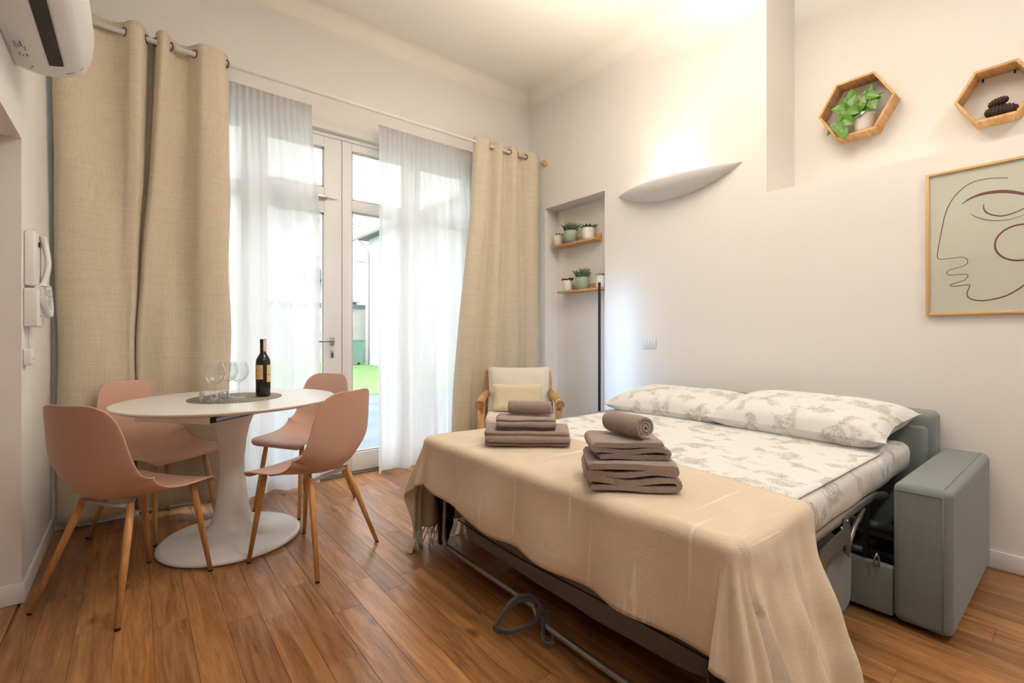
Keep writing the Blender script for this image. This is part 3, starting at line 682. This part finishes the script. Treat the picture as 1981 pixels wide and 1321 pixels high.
# ------------------------------------------------------------------ throw blanket draped over the bed foot
TB = empty('throw_blanket', (1.4, 1.34, .0)); tag(TB, 'beige woven throw with fringed ends draped over the foot of the bed', 'blanket')
xe, ytn, ytf, zt = MX0-.012, MY0-.012, MY1+.012, MT+.016
def drape(a, bq):
    """a: arc from rear edge (X=1.66) towards the foot; bq: world Y along cloth, may overhang"""
    rear = 1.665-.10*smooth01((1.2-bq)/.9)+.008*nz(bq*4, 1)
    ov = .3-.055*smooth01((bq-1.5)/.6); xs = rear-a*(rear-(MX0-ov))/(1.665-(MX0-.3)); da = max(0, xe+.02-xs)
    dn = max(0, ytn+.02-bq); df = max(0, bq-ytf+.02)
    db = max(dn, df); sgn = -1 if dn > 0 else 1
    yedge = ytn if dn > 0 else ytf
    wr = .006*nz(xs*5, bq*5, 4)
    if da <= 0 and db <= 0: return (xs, bq, zt+.004*nz(xs*3, bq*3))
    def drop(d):      # rounded edge: horizontal advance and fall
        r_ = .035
        if d < r_*PI/2: t = d/r_; return r_*math.sin(t), r_*(1-math.cos(t))
        return r_, r_+(d-r_*PI/2)
    if db <= 0:
        hx, fz = drop(da); fold = .014*math.sin(bq*17+2*nz(bq*3, 2))*smooth01(fz/.25)+.012*nz(bq*6, fz*4, 1)
        return (xe+.02-hx-.03*smooth01(fz/.3)-fold, bq, zt-fz+wr)
    if da <= 0:
        hy, fz = drop(db); fold = (.030*math.sin(xs*34+1.5*nz(xs*5, 1))+.012*math.sin(xs*71))*smooth01(fz/.35)
        return (xs, yedge-sgn*.02+sgn*(hy+.11*smooth01(fz/.5)+fold*.8+.014*nz(xs*11, fz*8, 6)*smooth01(fz/.1)+(.012 if sgn < 0 else 0)), zt-fz+wr)
    th = math.atan2(db, da); r0 = math.hypot(da, db); h_, fz = drop(r0)
    # around the corner: cone with one deep fold
    flare = h_+.08*smooth01(fz/.4)+.03*fz*math.sin(2*th)+.022*math.sin(th*9+.7)*smooth01(fz/.25)*math.sin(2*th)
    return (xe+.02-flare*math.cos(th)-.0*db, yedge-sgn*.02+sgn*flare*math.sin(th), zt-fz*(.90+.10*abs(math.cos(2*th)))+wr)
na, nb = 60, 170; yA, yB = MY0-.54, MY1+.52
rows = []; AL = 1.665-(MX0-.3)
for i in range(na+1):
    a = AL*i/na; rows.append([(lambda p_: (p_[0]-1.4, p_[1]-1.34, max(.006, p_[2])))(drape(a, yA+(yB-yA)*j/nb)) for j in range(nb+1)])
cl = MB().loft(rows, closed=False, caps=False).build('cloth', THROW, TB, solid=.004, fix=False)
# slub ridges on the woven cloth are in the material; fringe tassels at both ends
FR = mat('fringe_cotton', lin(236, 226, 214), .9)
for end in (0, nb):
    t = MB(); rs = random.Random(end)
    for i in range(0, na+1):
        for _ in range(2):
            p_ = Vector(rows[i][end]); s_ = -1 if end == 0 else 1
            p0 = p_+Vector((rs.uniform(-.006, .006), rs.uniform(-.004, .004), 0)); pts = [p0]
            ln = rs.uniform(.09, .13); d = Vector((rs.uniform(-.35, .25), s_*rs.uniform(-.1, .45), -1)).normalized()
            q = p0.copy()
            for k in range(5):
                q = q+d*ln/5+Vector((rs.uniform(-.003, .003), rs.uniform(-.003, .003), 0))
                if q.z < .006: q.z = .006; d = Vector((d.x+rs.uniform(-.3, .1), d.y+s_*.6, 0)).normalized()
                pts.append(q.copy())
            t.tube(pts, [.0042, .0038, .0036, .0034, .003, .0022], 5)
    t.build('fringe', FR, TB, kind='stuff')

# ------------------------------------------------------------------ towels
def ribbon(poly, th):
    """2d polyline -> closed outline polygon of given thickness, rounded ends"""
    P = [Vector(p_) for p_ in poly]; n = len(P); Lf, Rt = [], []
    for i in range(n):
        t = (P[min(i+1, n-1)]-P[max(i-1, 0)]).normalized(); nn = Vector((-t.y, t.x))
        Lf.append(P[i]+nn*th/2); Rt.append(P[i]-nn*th/2)
    e = (P[-1]-P[-2]).normalized()*th*.4; s_ = (P[0]-P[1]).normalized()*th*.4
    return [tuple(q) for q in Lf]+[tuple(P[-1]+e)]+[tuple(q) for q in reversed(Rt)]+[tuple(P[0]+s_)]
def extrude_cloth(out, y0, y1, seed, rough=.004, ns=14):
    b = MB(); rings = []
    for i in range(ns+1):
        t = i/ns; e = 1-.035*abs(2*t-1)**6
        cz = sum(p_[1] for p_ in out)/len(out)
        rings.append([(x*e+rough*nz(x*14, t*6, seed), y0+(y1-y0)*t+rough*1.5*nz(x*9, z*20, seed+3)*(1 if i in (0, ns) else .3), cz+(z-cz)*(1-.05*abs(2*t-1)**6)+rough*.7*nz(x*9, t*5, z*30+seed)) for x, z in out])
    b.loft(rings, caps=False); m_ = len(out); n = (m_-2)//2      # ends closed strip-wise so the layers stay open
    for k in (0, ns*m_):
        for q in [(i, i+1, 2*n-i-1, 2*n-i) for i in range(n-1)]+[(n-1, n, n+1), (0, 2*n, 2*n+1)]: b.f.append(tuple(k+v for v in q)); b.sm.append(False)
    return b
def folded(w_, h_, layers, th, wav=.004, seed=0):
    """outer wrap with serpentine folds inside: open side at +x shows the layers"""
    pts = []; x0, x1 = -w_/2, w_/2; gap = (h_-th)/(layers-1); rs = random.Random(seed)
    for k in range(layers):
        z = th/2+gap*k; d = 1 if k % 2 == 0 else -1; a, b_ = (x0+gap/2+.004, x1-gap/2-.004)
        ex = (-.012*rs.random()) if k else 0
        for i in range(11):
            t = i/10; x = a+(b_-a)*t if d > 0 else b_-(b_-a)*t
            pts.append((x+ex, z+wav*math.sin(t*PI*2+k*1.3)*(1 if 0 < k < layers-1 else .3)))
        if k < layers-1:
            cx = pts[-1][0]
            for i in range(1, 6):
                an = -PI/2+PI*i/6; pts.append((cx+d*gap/2*math.cos(an), z+gap/2+gap/2*math.sin(an)))
    return ribbon(pts, th*.84)
def roll(r_, th, seed=0):
    pts = []; turns = r_/th; n = int(turns*26)
    for i in range(n+1):
        a = 2*PI*turns*(i/n-1)-1.9; rr = .004+(r_-th/2-.004)*i/n; pts.append((rr*math.cos(a), r_+rr*math.sin(a)*.95))
    return ribbon(pts, (r_-th/2-.004)/turns*.68)
def towel(name, x, y, z, rot, b, lab, tilt=0):
    o = empty(name, (x, y, z), rot); tag(o, lab, 'towel', 'brown towels on the bed')
    o.rotation_euler = (0, tilt, rot); return b.build('terry_cloth', TOWEL, o)
def stackz(h): return h
zb = zt+.007
# right stack: open folds face the viewer; local +/-y is the extrusion, local y- towards viewer
vr = math.atan2(-.969, -1.313)          # direction to the viewer from the stack
rz = vr+PI/2+.16
towel('folded_towel', 1.315, 1.005, zb, rz, extrude_cloth(folded(.30, .092, 4, .0215, .006, 1), -.12, .12, 1), 'large folded brown towel at the bottom of the right-hand stack')
towel('folded_towel', 1.325, 1.02, zb+.091, rz+.06, extrude_cloth(folded(.245, .060, 3, .0195, .004, 2), -.10, .10, 2), 'folded brown towel in the middle of the right-hand stack')
towel('rolled_towel', 1.33, 1.02, zb+.146, rz+.62, extrude_cloth(roll(.047, .0175), -.085, .085, 3), 'rolled brown towel with spiral end on the right-hand stack')
# left stack: closed fold faces the viewer
vl = math.atan2(-1.628, -1.44); rz = vl+PI/2
def closed(w_, h_, seed):
    pts = []; n = 48
    for i in range(n):
        a = 2*PI*i/n; c_, s_ = math.cos(a), math.sin(a); f = lambda v, e: math.copysign(abs(v)**e, v)
        pts.append((w_/2*f(c_, .45), h_/2+h_/2*f(s_, .55)+.003*math.sin(a*5+seed)))
    return pts
def lo(b): return b
towel('folded_towel', 1.44, 1.68, zb, rz+PI/2, extrude_cloth(folded(.24, .070, 4, .0172, .004, 5), -.19, .19, 5), 'large folded brown towel at the bottom of the left-hand stack')
towel('folded_towel', 1.435, 1.685, zb+.068, rz+PI/2, extrude_cloth(folded(.19, .055, 4, .0135, .003, 6), -.135, .135, 6), 'folded brown towel in the middle of the left-hand stack')
towel('rolled_towel', 1.455, 1.68, zb+.120, rz+PI/2-.12, extrude_cloth(roll(.040, .016, 2), -.10, .10, 7), 'rolled brown towel lying on top of the left-hand stack')

# ------------------------------------------------------------------ armchair by the niche
acx, acy = 2.52, 3.05; dirv = math.atan2(-acy, -acx)+.02
AC = empty('wooden_armchair', (acx, acy, 0), dirv+PI/2); tag(AC, 'rustic log armchair with cream cushions beside the niche', 'armchair')
# local: -y faces the viewer
for s in (-1, 1):
    MB().tube([(s*.315, -.30, .575), (s*.30, -.12, .61), (s*.275, .16, .615)], [.034, .031, .028], 14).build('arm_log', LOG, AC)
    MB().tube([(s*.30, -.25, 0), (s*.305, -.255, .57)], [.026, .030], 12).build('front_post', LOG, AC)
    MB().tube([(s*.285, .20, 0), (s*.285, .20, .40), (s*.275, .26, .80)], [.026, .026, .019], 12).build('back_post', LOG, AC)
    MB().tube([(s*.295, -.25, .30), (s*.285, .2, .30)], .02, 10).build('side_rail', LOG, AC)
MB().tube([(-.295, -.25, .31), (.295, -.25, .31)], .022, 10).build('front_rail', LOG, AC)
MB().tube([(-.28, .22, .56), (.28, .22, .56)], .018, 10).build('back_rail', LOG, AC)
MB().box(-.275, .275, -.27, .17, .335, .47).build('seat_cushion', CREAM, AC, bevel=.04, bseg=4)
def pad(lx, lz, th, seed):
    b = MB(); n = 20
    for side in (1, -1):
        rows = []
        for i in range(n+1):
            row = []
            for j in range(n+1):
                u, v = -1+2*i/n, -1+2*j/n; k = max(0, (1-u**6)*(1-v**6))**.5
                row.append((u*lx/2*(1-.03*(1-abs(v))), side*th/2*k*(1+.12*nz(u*2, v*2, seed)), v*lz/2*(1-.05*(1-abs(u)**2)*(v > 0))))
            rows.append(row)
        b.loft(rows, closed=False, caps=False)
    return b
o = pad(.54, .40, .13, 3).build('back_cushion', CREAM, AC, loc=(0, .155, .645)); o.rotation_euler = (-.22, 0, 0)
lb = empty('lumbar_cushion', (acx+math.cos(dirv)*-.0, acy, .47), dirv+PI/2); tag(lb, 'small pale yellow cushion leaning on the armchair back cushion', 'cushion')
o = pad(.42, .23, .09, 5).build('cover', CREAM2, lb, loc=(-.01, .035, .12)); o.rotation_euler = (-.25, 0, 0)

# ------------------------------------------------------------------ floor lamp (slim corner LED)
fl_ = empty('floor_lamp', (2.94, 2.535, 0), .15); tag(fl_, 'slim black LED floor lamp washing the wall with bluish light', 'lamp')
MB().lathe([(0, 0), (.10, 0), (.10, .012), (0, .014)], 32).build('base', BLACKM, fl_)
pole = MB().box(-.008, .008, -.008, .008, .012, 1.545).build('pole', BLACKM, fl_)
MB().box(.0082, .0105, -.006, .006, .16, 1.50).build('led_strip', emission('led_blue_white', (.42, .66, 1, 1), 42), pole)

# ------------------------------------------------------------------ plaster wall sconce
sn = empty('wall_sconce', (XR, 2.038, 2.295)); tag(sn, 'white plaster boat-shaped uplight on the right wall', 'wall lamp')
def boat(sc_, off):
    rings = []; n = 30
    for i in range(n+1):
        t = -1+2*i/n; k = max(0, 1-t*t)**.92; row = []
        for j in range(13):
            a = PI/2*j/12; row.append((-.16*k*math.cos(a)*sc_-.0, .521*t*sc_, -.135*k*math.sin(a)*sc_-off*0))
        rings.append(row)
    return rings
MB().loft(boat(1, 0), closed=False, caps=False).build('plaster_bowl', mat('plaster', lin(226, 224, 222), .8), sn, fix=False, solid=.006)
MB().box(-.05, -.03, -.18, .18, -.075, -.065).build('lamp_tube', emission('tube_white', (1, .98, .96, 1), 12), sn)
sl = bpy.data.lights.new('sconce_light', 'AREA'); sl.shape = 'RECTANGLE'; sl.size = .04; sl.size_y = .34; sl.energy = 5.5; sl.spread = math.radians(130); sl.color = (1, .87, .70)
slo = bpy.data.objects.new('sconce_light', sl); C.objects.link(slo); slo.parent = sn; slo.location = (-.075, 0, -.035); slo.rotation_euler = (PI, math.radians(-38), 0)

# ------------------------------------------------------------------ added fill pendant out of view, brightens ceiling and walls
pd = empty('fill_pendant', (1.75, 1.2, ZC)); tag(pd, 'added bowl pendant for fill light, unseen above the middle of the room', 'lamp')
MB().tube([(0, 0, 0), (0, 0, -.66)], .006, 8).build('cord', WHITEM, pd)
MB().lathe([(0, -.004), (.05, -.004), (.045, -.03), (0, -.035)], 20).build('ceiling_rose', WHITEM, pd)
MB().lathe([(.03, -.78), (.16, -.76), (.25, -.70), (.28, -.62)], 40, caps=False).build('bowl', WHITEM, pd, solid=.004)
MB().lathe([(0, -.74), (.05, -.73), (.06, -.70), (.05, -.67), (0, -.66)], 20).build('bulb', emission('fill_bulb', (1, .80, .56, 1), 10), pd)
ld = bpy.data.lights.new('pendant_fill_light', 'AREA'); ld.shape = 'DISK'; ld.size = .42; ld.energy = 82; ld.spread = math.radians(160); ld.color = (1, .94, .86)
lo_ = bpy.data.objects.new('pendant_fill_light', ld); C.objects.link(lo_); lo_.parent = pd; lo_.location = (0, 0, -.63); lo_.rotation_euler = (PI, 0, 0)
# added unseen fill lamps over the kitchen end of the room (behind the camera)
for i, (x, y) in enumerate(((.6, -.9), (2.2, -.9))):
    d_ = empty('ceiling_fill_lamp', (x, y, ZC)); tag(d_, 'added round ceiling fill lamp at the %s side of the kitchen end' % ('passage' if i == 0 else 'picture'), 'lamp', 'added fill lamps')
    MB().lathe([(.13, 0), (.15, 0), (.15, -.012), (.13, -.012)], 32, caps=False).build('rim', WHITEM, d_)
    l = bpy.data.lights.new('ceiling_fill_light', 'AREA'); l.shape = 'DISK'; l.size = .26; l.energy = 19; l.color = (1, .96, .92)
    q = bpy.data.objects.new('ceiling_fill_light', l); C.objects.link(q); q.parent = d_; q.location = (0, 0, -.012)

# ------------------------------------------------------------------ niche shelves and potted succulents
def shelf(y0, y1, z, lab):
    o = empty('wall_shelf', (3.385, (y0+y1)/2, z)); tag(o, lab, 'shelf', 'oak shelves in the niche'); h_ = (y1-y0)/2
    MB().box(-.118, -.001, -h_, h_, -.02, 0).build('shelf_board', OAK, o, bevel=.002)
    MB().box(-.02, -.001, -h_, h_, 0, .055).build('back_lip', OAK, o, bevel=.002)
shelf(2.885, 3.455, 2.015, 'upper oak shelf in the niche holding three succulents')
shelf(2.735, 3.365, 1.552, 'lower oak shelf in the niche behind the floor lamp')
def spikes(n, rad, hgt, r0, m, par, spread, w_=.006, seed=0, name='leaves'):
    b = MB(); rs = random.Random(seed)
    for i in range(n):
        a = i*2.399; q = math.sqrt((i+.5)/n); x, y = q*rad*math.cos(a), q*rad*math.sin(a); ln = hgt*rs.uniform(.7, 1.1)*(1-.25*q)
        ou = spread*q
        P = [(x, y, r0), (x+ou*.35*math.cos(a)*ln, y+ou*.35*math.sin(a)*ln, r0+ln*.5), (x+ou*math.cos(a)*ln, y+ou*math.sin(a)*ln, r0+ln*(1-.25*q*spread))]
        b.tube(P, [w_*.8, w_, .0008], 6)
    return b.build(name, m, par)
def plant(x, y, z, kind, lab, seed):
    o = empty('potted_succulent', (x, y, z)); tag(o, lab, 'potted plant', 'succulents in the niche')
    if kind == 'green':
        prof = [(0, 0), (.048, 0), (.062, .02), (.070, .06), (.068, .095), (.060, .115), (.056, .115), (.060, .09), (0, .088)]; m = POTG; r, zz = .056, .10
    elif kind == 'small':
        prof = [(0, 0), (.044, 0), (.046, .004), (.047, .105), (.043, .105), (.042, .092), (0, .09)]; m = POTW; r, zz = .042, .095
    else:
        prof = [(0, 0), (.052, 0), (.054, .004), (.059, .105), (.055, .105), (.053, .09), (0, .088)]; m = POTW; r, zz = .052, .095
    MB().lathe(prof, 36, caps=False).build('pot', m, o)
    MB().lathe([(0, zz-.003), (r, zz-.004)], 24, caps=False).build('soil', SOIL, o)
    return o, r, zz
def P1(*a): o, r, zz = plant(*a); return o, r, zz
o, r, zz = plant(3.318, 3.40, 2.015, 'small', 'white pot with a tiny dark rosette at the far end of the upper shelf', 1); spikes(14, .034, .036, zz, SUCCD, o, 1.1, .009, 1)
o, r, zz = plant(3.296, 3.205, 2.015, 'green', 'sage green pot with spiky aloe in the middle of the upper shelf', 2); spikes(46, .054, .11, zz, SUCC, o, .55, .0085, 2)
o, r, zz = plant(3.312, 2.99, 2.015, 'white', 'white pot with pink bloom at the near end of the upper shelf', 3); spikes(24, .048, .06, zz, SUCC, o, 1.3, .008, 3)
b = MB()
for i in range(14):
    a = i*2.4; rr = .022*math.sqrt(i/14); c = Vector((rr*math.cos(a)+.005, rr*math.sin(a)+.026, zz+.045-rr*.5)); b.lathe([(0, -.008), (.008, -.004), (.009, .003), (0, .010)], 7, c=c, caps=False)
b.build('bloom', BLOOM, o)
o, r, zz = plant(3.318, 3.265, 1.552, 'small', 'white pot with dark star-shaped rosette on the lower shelf', 4); spikes(16, .036, .05, zz, SUCCD, o, 1.3, .010, 4)
o, r, zz = plant(3.312, 3.065, 1.552, 'green', 'sage green pot with pointed succulent in the middle of the lower shelf', 5); spikes(26, .046, .12, zz, SUCC, o, .65, .014, 5)
o, r, zz = plant(3.318, 2.83, 1.552, 'white', 'white pot with pale grey succulent behind the lamp pole', 6); spikes(30, .045, .04, zz, SUCCP, o, .7, .011, 6)

# ------------------------------------------------------------------ hexagon shelves in the upper recess
def hexshelf(y, z, R_, x0, x1, th, lab):
    o = empty('hexagon_shelf', (x1, y, z)); tag(o, lab, 'shelf', 'hexagon wall shelves')
    V = lambda r, k: (r*math.cos(PI/3*k), r*math.sin(PI/3*k))
    ri = R_-th/math.cos(PI/6)
    for k in range(6):
        q = [V(R_, k), V(R_, k+1), V(ri, k+1), V(ri, k)]
        MB().prism(q, 'x', x0-x1, 0).build('board', OAK, o, bevel=.0015, bseg=1)
    return o
hexshelf(.965, 2.563, .205, 3.546, 3.666, .014, 'larger hexagonal oak shelf holding the potted pothos')
h2 = hexshelf(.341, 2.40, .163, 3.546, 3.666, .014, 'smaller hexagonal oak shelf holding the dark carved ornament')
bk = MB()
for yy in (-.06, .06): bk.tube([(-.012, yy, .137), (-.012, yy, .110)], .004, 8)
bk.build('hanging_clip', BLACKM, h2)
# pothos
fz = 2.563-.205*math.sin(PI/3)+.015
pt = empty('potted_pothos', (3.595, .93, fz)); tag(pt, 'trailing green pothos in a white pot inside the larger hexagon shelf', 'potted plant')
MB().lathe([(0, 0), (.046, 0), (.048, .012), (.050, .014), (.056, .09), (.06, .092), (.06, .108), (.054, .108), (.052, .09), (0, .088)], 36, caps=False).build('pot', POTW, pt)
MB().lathe([(0, .094), (.053, .092)], 24, caps=False).build('soil', SOIL, pt)
def leafmesh():
    b = MB(); rows = []
    for i in range(7):
        t = i/6; w_ = [.12, .82, 1, .94, .72, .40, .02][i]*.40; dz = -.28*t*t
        rows.append([(-w_, t, dz+w_*.22), (-w_*.5, t+.02, dz+.02), (0, t, dz-.03), (w_*.5, t+.02, dz+.02), (w_, t, dz+w_*.22)])
    return b.loft(rows, closed=False, caps=False)
lm = leafmesh().build('leaf', POTHOS, pt, fix=False)
rs = random.Random(12); first = True; stems = MB()
spots = [(.0, .13, .10, .115, -35), (-.02, .085, .165, .10, 25), (-.01, .03, .205, .105, 80), (.0, -.04, .20, .10, 120), (-.01, -.09, .16, .095, 150), (-.04, .11, .135, .115, 200), (-.05, .06, .15, .10, 215), (-.045, .01, .16, .095, 260), (-.04, -.04, .17, .09, 285), (-.04, -.085, .13, .09, 320), (-.06, .135, .075, .105, 235), (-.06, .08, .10, .10, 230), (-.07, .10, .035, .10, 245), (.01, .07, .20, .10, 60), (-.03, -.06, .21, .095, 200), (-.04, -.10, .165, .09, 250), (-.035, .03, .17, .095, 100), (-.03, -.12, .15, .085, 330), (.01, -.08, .215, .085, 95), (-.03, .15, .12, .10, 190), (-.02, .05, .19, .09, 190), (-.03, -.01, .195, .09, 240), (-.02, -.10, .19, .08, 30), (-.05, -.02, .13, .085, 300), (.0, .10, .175, .09, 150)]
for x, y, z, s, deg in spots:
    o = lm if first else lm.copy()
    if not first: C.objects.link(o); o.parent = pt
    first = False
    y += .035; o.location = (x-.005, y*.78, z); s *= .80; a = math.radians(deg)
    # 0 deg = towards the window (+Y), 90 = up; blade turned towards the room
    tip = Vector((rs.uniform(-.45, -.1), math.cos(a), math.sin(a))).normalized()
    nrm = Vector((-.8, rs.uniform(-.35, .25), rs.uniform(-.1, .55))); nrm = (nrm-tip*nrm.dot(tip)).normalized(); sx_ = tip.cross(nrm)
    o.rotation_euler = Matrix((sx_, tip, nrm)).transposed().to_euler(); o.scale = (s, s, s)
    stems.tube(cr([(0, 0, .095), (x*.3, y*.3, .14+z*.2), (x-.005, y*.78, z)], 4), .0016, 5)
stems.build('stems', STEM, pt)
# dark ribbed carved ornament: two stacked ribbed ovals
orn = empty('carved_ornament', (3.60, .325, 2.40-.163*math.sin(PI/3)+.015)); tag(orn, 'dark brown ribbed ornament of two stacked shells in the smaller hexagon', 'ornament')
def ribbed(cy, cz, ly, hz, lx, n, tilt):
    b = MB(); rings = []; m = 72
    for i in range(m+1):
        t = -1+2*i/m; e = max(.02, 1-abs(t)**2.6)**.5; rb = 1+.09*math.cos(t*n*PI)
        rings.append([(lx*e*rb*math.cos(a), cy+ly*t, max(cz+hz*e*rb*math.sin(a)+tilt*t, .0)) for a in [2*PI*j/20 for j in range(20)]])
    return b.loft(rings)
ribbed(-.0, .034, .066, .034, .04, 9, .006).build('lower_shell', CARVE, orn)
ribbed(.012, .085, .040, .023, .028, 7, -.007).build('upper_shell', CARVE, orn)

# ------------------------------------------------------------------ framed line drawing
pf = empty('framed_drawing', (XR, .21, 1.579)); tag(pf, 'framed maroon line drawing of a face in profile on the right wall', 'picture')
ay0, ay1, az0, az1 = -.352, .352, -.364, .364
for q in ((ay0, ay0+.014, az0, az1), (ay1-.014, ay1, az0, az1), (ay0+.014, ay1-.014, az0, az0+.014), (ay0+.014, ay1-.014, az1-.014, az1)):
    MB().box(-.022, -.001, *q).build('frame_bar', FRAMEW, pf, bevel=.002)
pr_ = MB().box(-.012, -.006, ay0+.014, ay1-.014, az0+.014, az1-.014).build('print', PAPER, pf)
MB().box(-.0175, -.0165, ay0+.013, ay1-.013, az0+.013, az1-.013).build('picture_glass', PANE, pf)
def stroke(pts, ws):
    P = cr(pts, 6); n = len(P); A, B = [], []
    for i, p_ in enumerate(P):
        a = Vector(P[max(i-1, 0)]); b_ = Vector(P[min(i+1, n-1)]); t = (b_-a).normalized(); nn = Vector((-t.y, t.x)); k = i/(n-1)*(len(ws)-1); q = int(min(k, len(ws)-2)); wv = ws[q]+(ws[q+1]-ws[q])*(k-q)
        c_ = Vector(p_)-Vector((.21, 1.579)); A.append((-.0125, c_.x+nn.x*wv/2, c_.y+nn.y*wv/2)); B.append((-.0125, c_.x-nn.x*wv/2, c_.y-nn.y*wv/2))
    MB().loft([A, B], closed=False, caps=False, smooth=False).build('drawn_line', BRUSH, pr_, fix=False)
stroke([(.268, 1.853), (.333, 1.867), (.387, 1.863), (.428, 1.838), (.464, 1.79), (.488, 1.724), (.504, 1.627), (.516, 1.542), (.517, 1.513), (.506, 1.502), (.464, 1.501), (.423, 1.501), (.406, 1.485), (.41, 1.464), (.433, 1.453), (.469, 1.443), (.482, 1.43), (.469, 1.417), (.428, 1.417), (.407, 1.414), (.405, 1.405), (.415, 1.388), (.453, 1.374), (.469, 1.368), (.459, 1.36), (.428, 1.361), (.4, 1.362), (.4, 1.348), (.408, 1.318), (.397, 1.295), (.363, 1.282), (.324, 1.285), (.277, 1.299), (.241, 1.323), (.21, 1.353), (.17, 1.40)], [.004, .004, .0035, .003, .003, .003, .0035, .004, .006, .006])
stroke([(.428, 1.763), (.392, 1.788), (.343, 1.799), (.286, 1.794), (.245, 1.78), (.20, 1.755), (.16, 1.72)], [.002, .010, .015, .015, .012, .003])
stroke([(.349, 1.748), (.348, 1.723), (.333, 1.699), (.296, 1.68), (.259, 1.682), (.21, 1.703), (.18, 1.73)], [.003, .006, .006, .005, .003])
stroke([(.395, 1.71), (.367, 1.685), (.324, 1.664), (.268, 1.657), (.21, 1.672)], [.002, .004, .003, .002])
cy_, cz_ = .228, 1.544
stroke([(cy_+.083*math.cos(a), cz_+.083*math.sin(a)) for a in [2*PI*i/24 for i in range(25)]], [.007, .008, .006, .007, .008])

# ------------------------------------------------------------------ switches, intercom, air conditioner
sw = empty('light_switch', (XR, 2.249, 1.052)); tag(sw, 'white three-gang light switch on the right wall above the bed', 'switch')
MB().box(-.008, -.0005, -.06, .06, -.04, .04).build('plate', PLATE, sw, bevel=.003)
for i in range(3): MB().box(-.012, -.008, -.036+i*.025, -.013+i*.025, -.022, .022).build('rocker', WHITEM, sw, bevel=.002)
it = empty('intercom_phone', (XL, 2.945, 1.34)); tag(it, 'white wall intercom with curved handset and coiled cord', 'intercom')
MB().prism([(-.085, -.012), (.055, -.012), (.085, .02), (.085, .195), (.06, .225), (-.075, .225), (-.085, .21)], 'x', .0005, .035).build('body', WHITEM, it, bevel=.008, bseg=3)
MB().box(.0005, .045, -.10, .075, -.19, -.025).build('lower_box', WHITEM, it, bevel=.006)
MB().box(.0455, .047, -.055, -.050, -.145, -.140).build('screw', SLOT, it)
hs_ = cr([(.040, .045, -.005), (.048, .058, .02), (.060, .062, .10), (.050, .058, .18), (.042, .045, .218)], 6)
hh = MB(); rings = []
for i, p_ in enumerate(hs_):
    t = i/(len(hs_)-1); wv = .026+.010*abs(2*t-1)**2; d_ = .011+.006*abs(2*t-1)**2
    rings.append([(p_[0]+d_*math.cos(a), p_[1]+wv*math.sin(a), p_[2]) for a in [2*PI*j/14 for j in range(14)]])
hh.loft(rings).build('handset', WHITEM, it, bevel=0)
MB().box(.035, .040, -.01, .012, .165, .185).build('hook_button', SLOT, it)
cp = cr([(.04, -.055, -.02), (.055, -.045, -.08), (.062, .0, -.125), (.065, .045, -.135), (.066, .065, -.10), (.06, .055, -.005)], 40); coil = []
for i, p_ in enumerate(cp): a = i*1.35; coil.append((p_[0]+.010*math.cos(a), p_[1]+.004*math.cos(a), p_[2]+.010*math.sin(a)))
MB().tube(coil, .0034, 5).build('coiled_cord', WHITEM, it)
so = empty('wall_socket', (XL, 2.87, 1.02)); tag(so, 'small white wall socket box below the intercom', 'socket')
MB().box(.0005, .028, -.035, .035, -.035, .035).build('socket_box', WHITEM, so, bevel=.005)
MB().box(.0282, .029, -.008, -.002, -.01, -.004).build('socket_hole', SLOT, so)
MB().tube([(.012, .02, .035), (.01, .035, .09), (.01, .03, .13)], .0035, 6).build('cable', WHITEM, so)

au = empty('air_conditioner', (XL, 2.32, 2.18)); tag(au, 'white wall-mounted air conditioner with dark outlet slot at upper left', 'air conditioner')
sec = cr([(.001, .0), (.05, -.012), (.11, -.012), (.165, .006), (.205, .04), (.228, .10), (.234, .17), (.228, .25), (.20, .29), (.12, .30), (.001, .30)], 5)
b = MB(); rings = []
for yy, s in ((-.45, .93), (-.443, .985), (-.42, 1), (.335, 1), (.358, .985), (.367, .96), (.372, .90)):
    cx, cz = .09, .15; rings.append([(max(.001, cx+(x-cx)*s), yy, cz+(z-cz)*s) for x, z in sec])
b.loft(rings); body = b.build('casing', WHITEM, au)
def under(x0, x1, y0, y1, dz, n, m, par):
    """strip following the lower casing surface"""
    q = MB(); pts = [(x, z) for x, z in sec[:30] if True]; sel = []
    import bisect
    for i in range(9):
        x = x0+(x1-x0)*i/8
        for (xa, za), (xb, zb_) in zip(sec, sec[1:]):
            if xa <= x <= xb+1e-9 and za < .2: f = (x-xa)/(xb-xa+1e-9); sel.append((x, za+(zb_-za)*f)); break
    q.loft([[(x, y0, z-dz) for x, z in sel], [(x, y1, z-dz) for x, z in sel], [(x, y1, z+.004) for x, z in sel], [(x, y0, z+.004) for x, z in sel]], closed=False, caps=False, smooth=False)
    return q.build(n, m, par)
under(.108, .150, -.41, .245, .0015, 'outlet_slot', SLOT, body)
under(.154, .212, -.42, .255, .002, 'louvre_flap', WHITEM, body)
lbp = under(.018, .062, .06, .33, .0008, 'rating_label', PLATE, body)
for i, (x, y, lx, ly) in enumerate(((.025, .12, .003, .05), (.031, .11, .002, .06), (.036, .125, .004, .03), (.043, .10, .006, .04), (.052, .13, .003, .04), (.05, .19, .006, .02), (.03, .20, .004, .025), (.04, .205, .003, .02), (.055, .285, .004, .015), (.048, .30, .003, .02))):
    under(x, x+lx, y, y+ly, .0014, 'label_print', INK, lbp)
under(.15, .175, .31, .316, .001, 'status_mark', INK, body); under(.178, .181, .31, .314, .001, 'status_mark', INK, body); under(.192, .205, .30, .318, .001, 'indicator', GREYPL, body)
MB().box(.0005, .012, -.40, .32, .02, .28).build('mounting_plate', BLACKM, au)
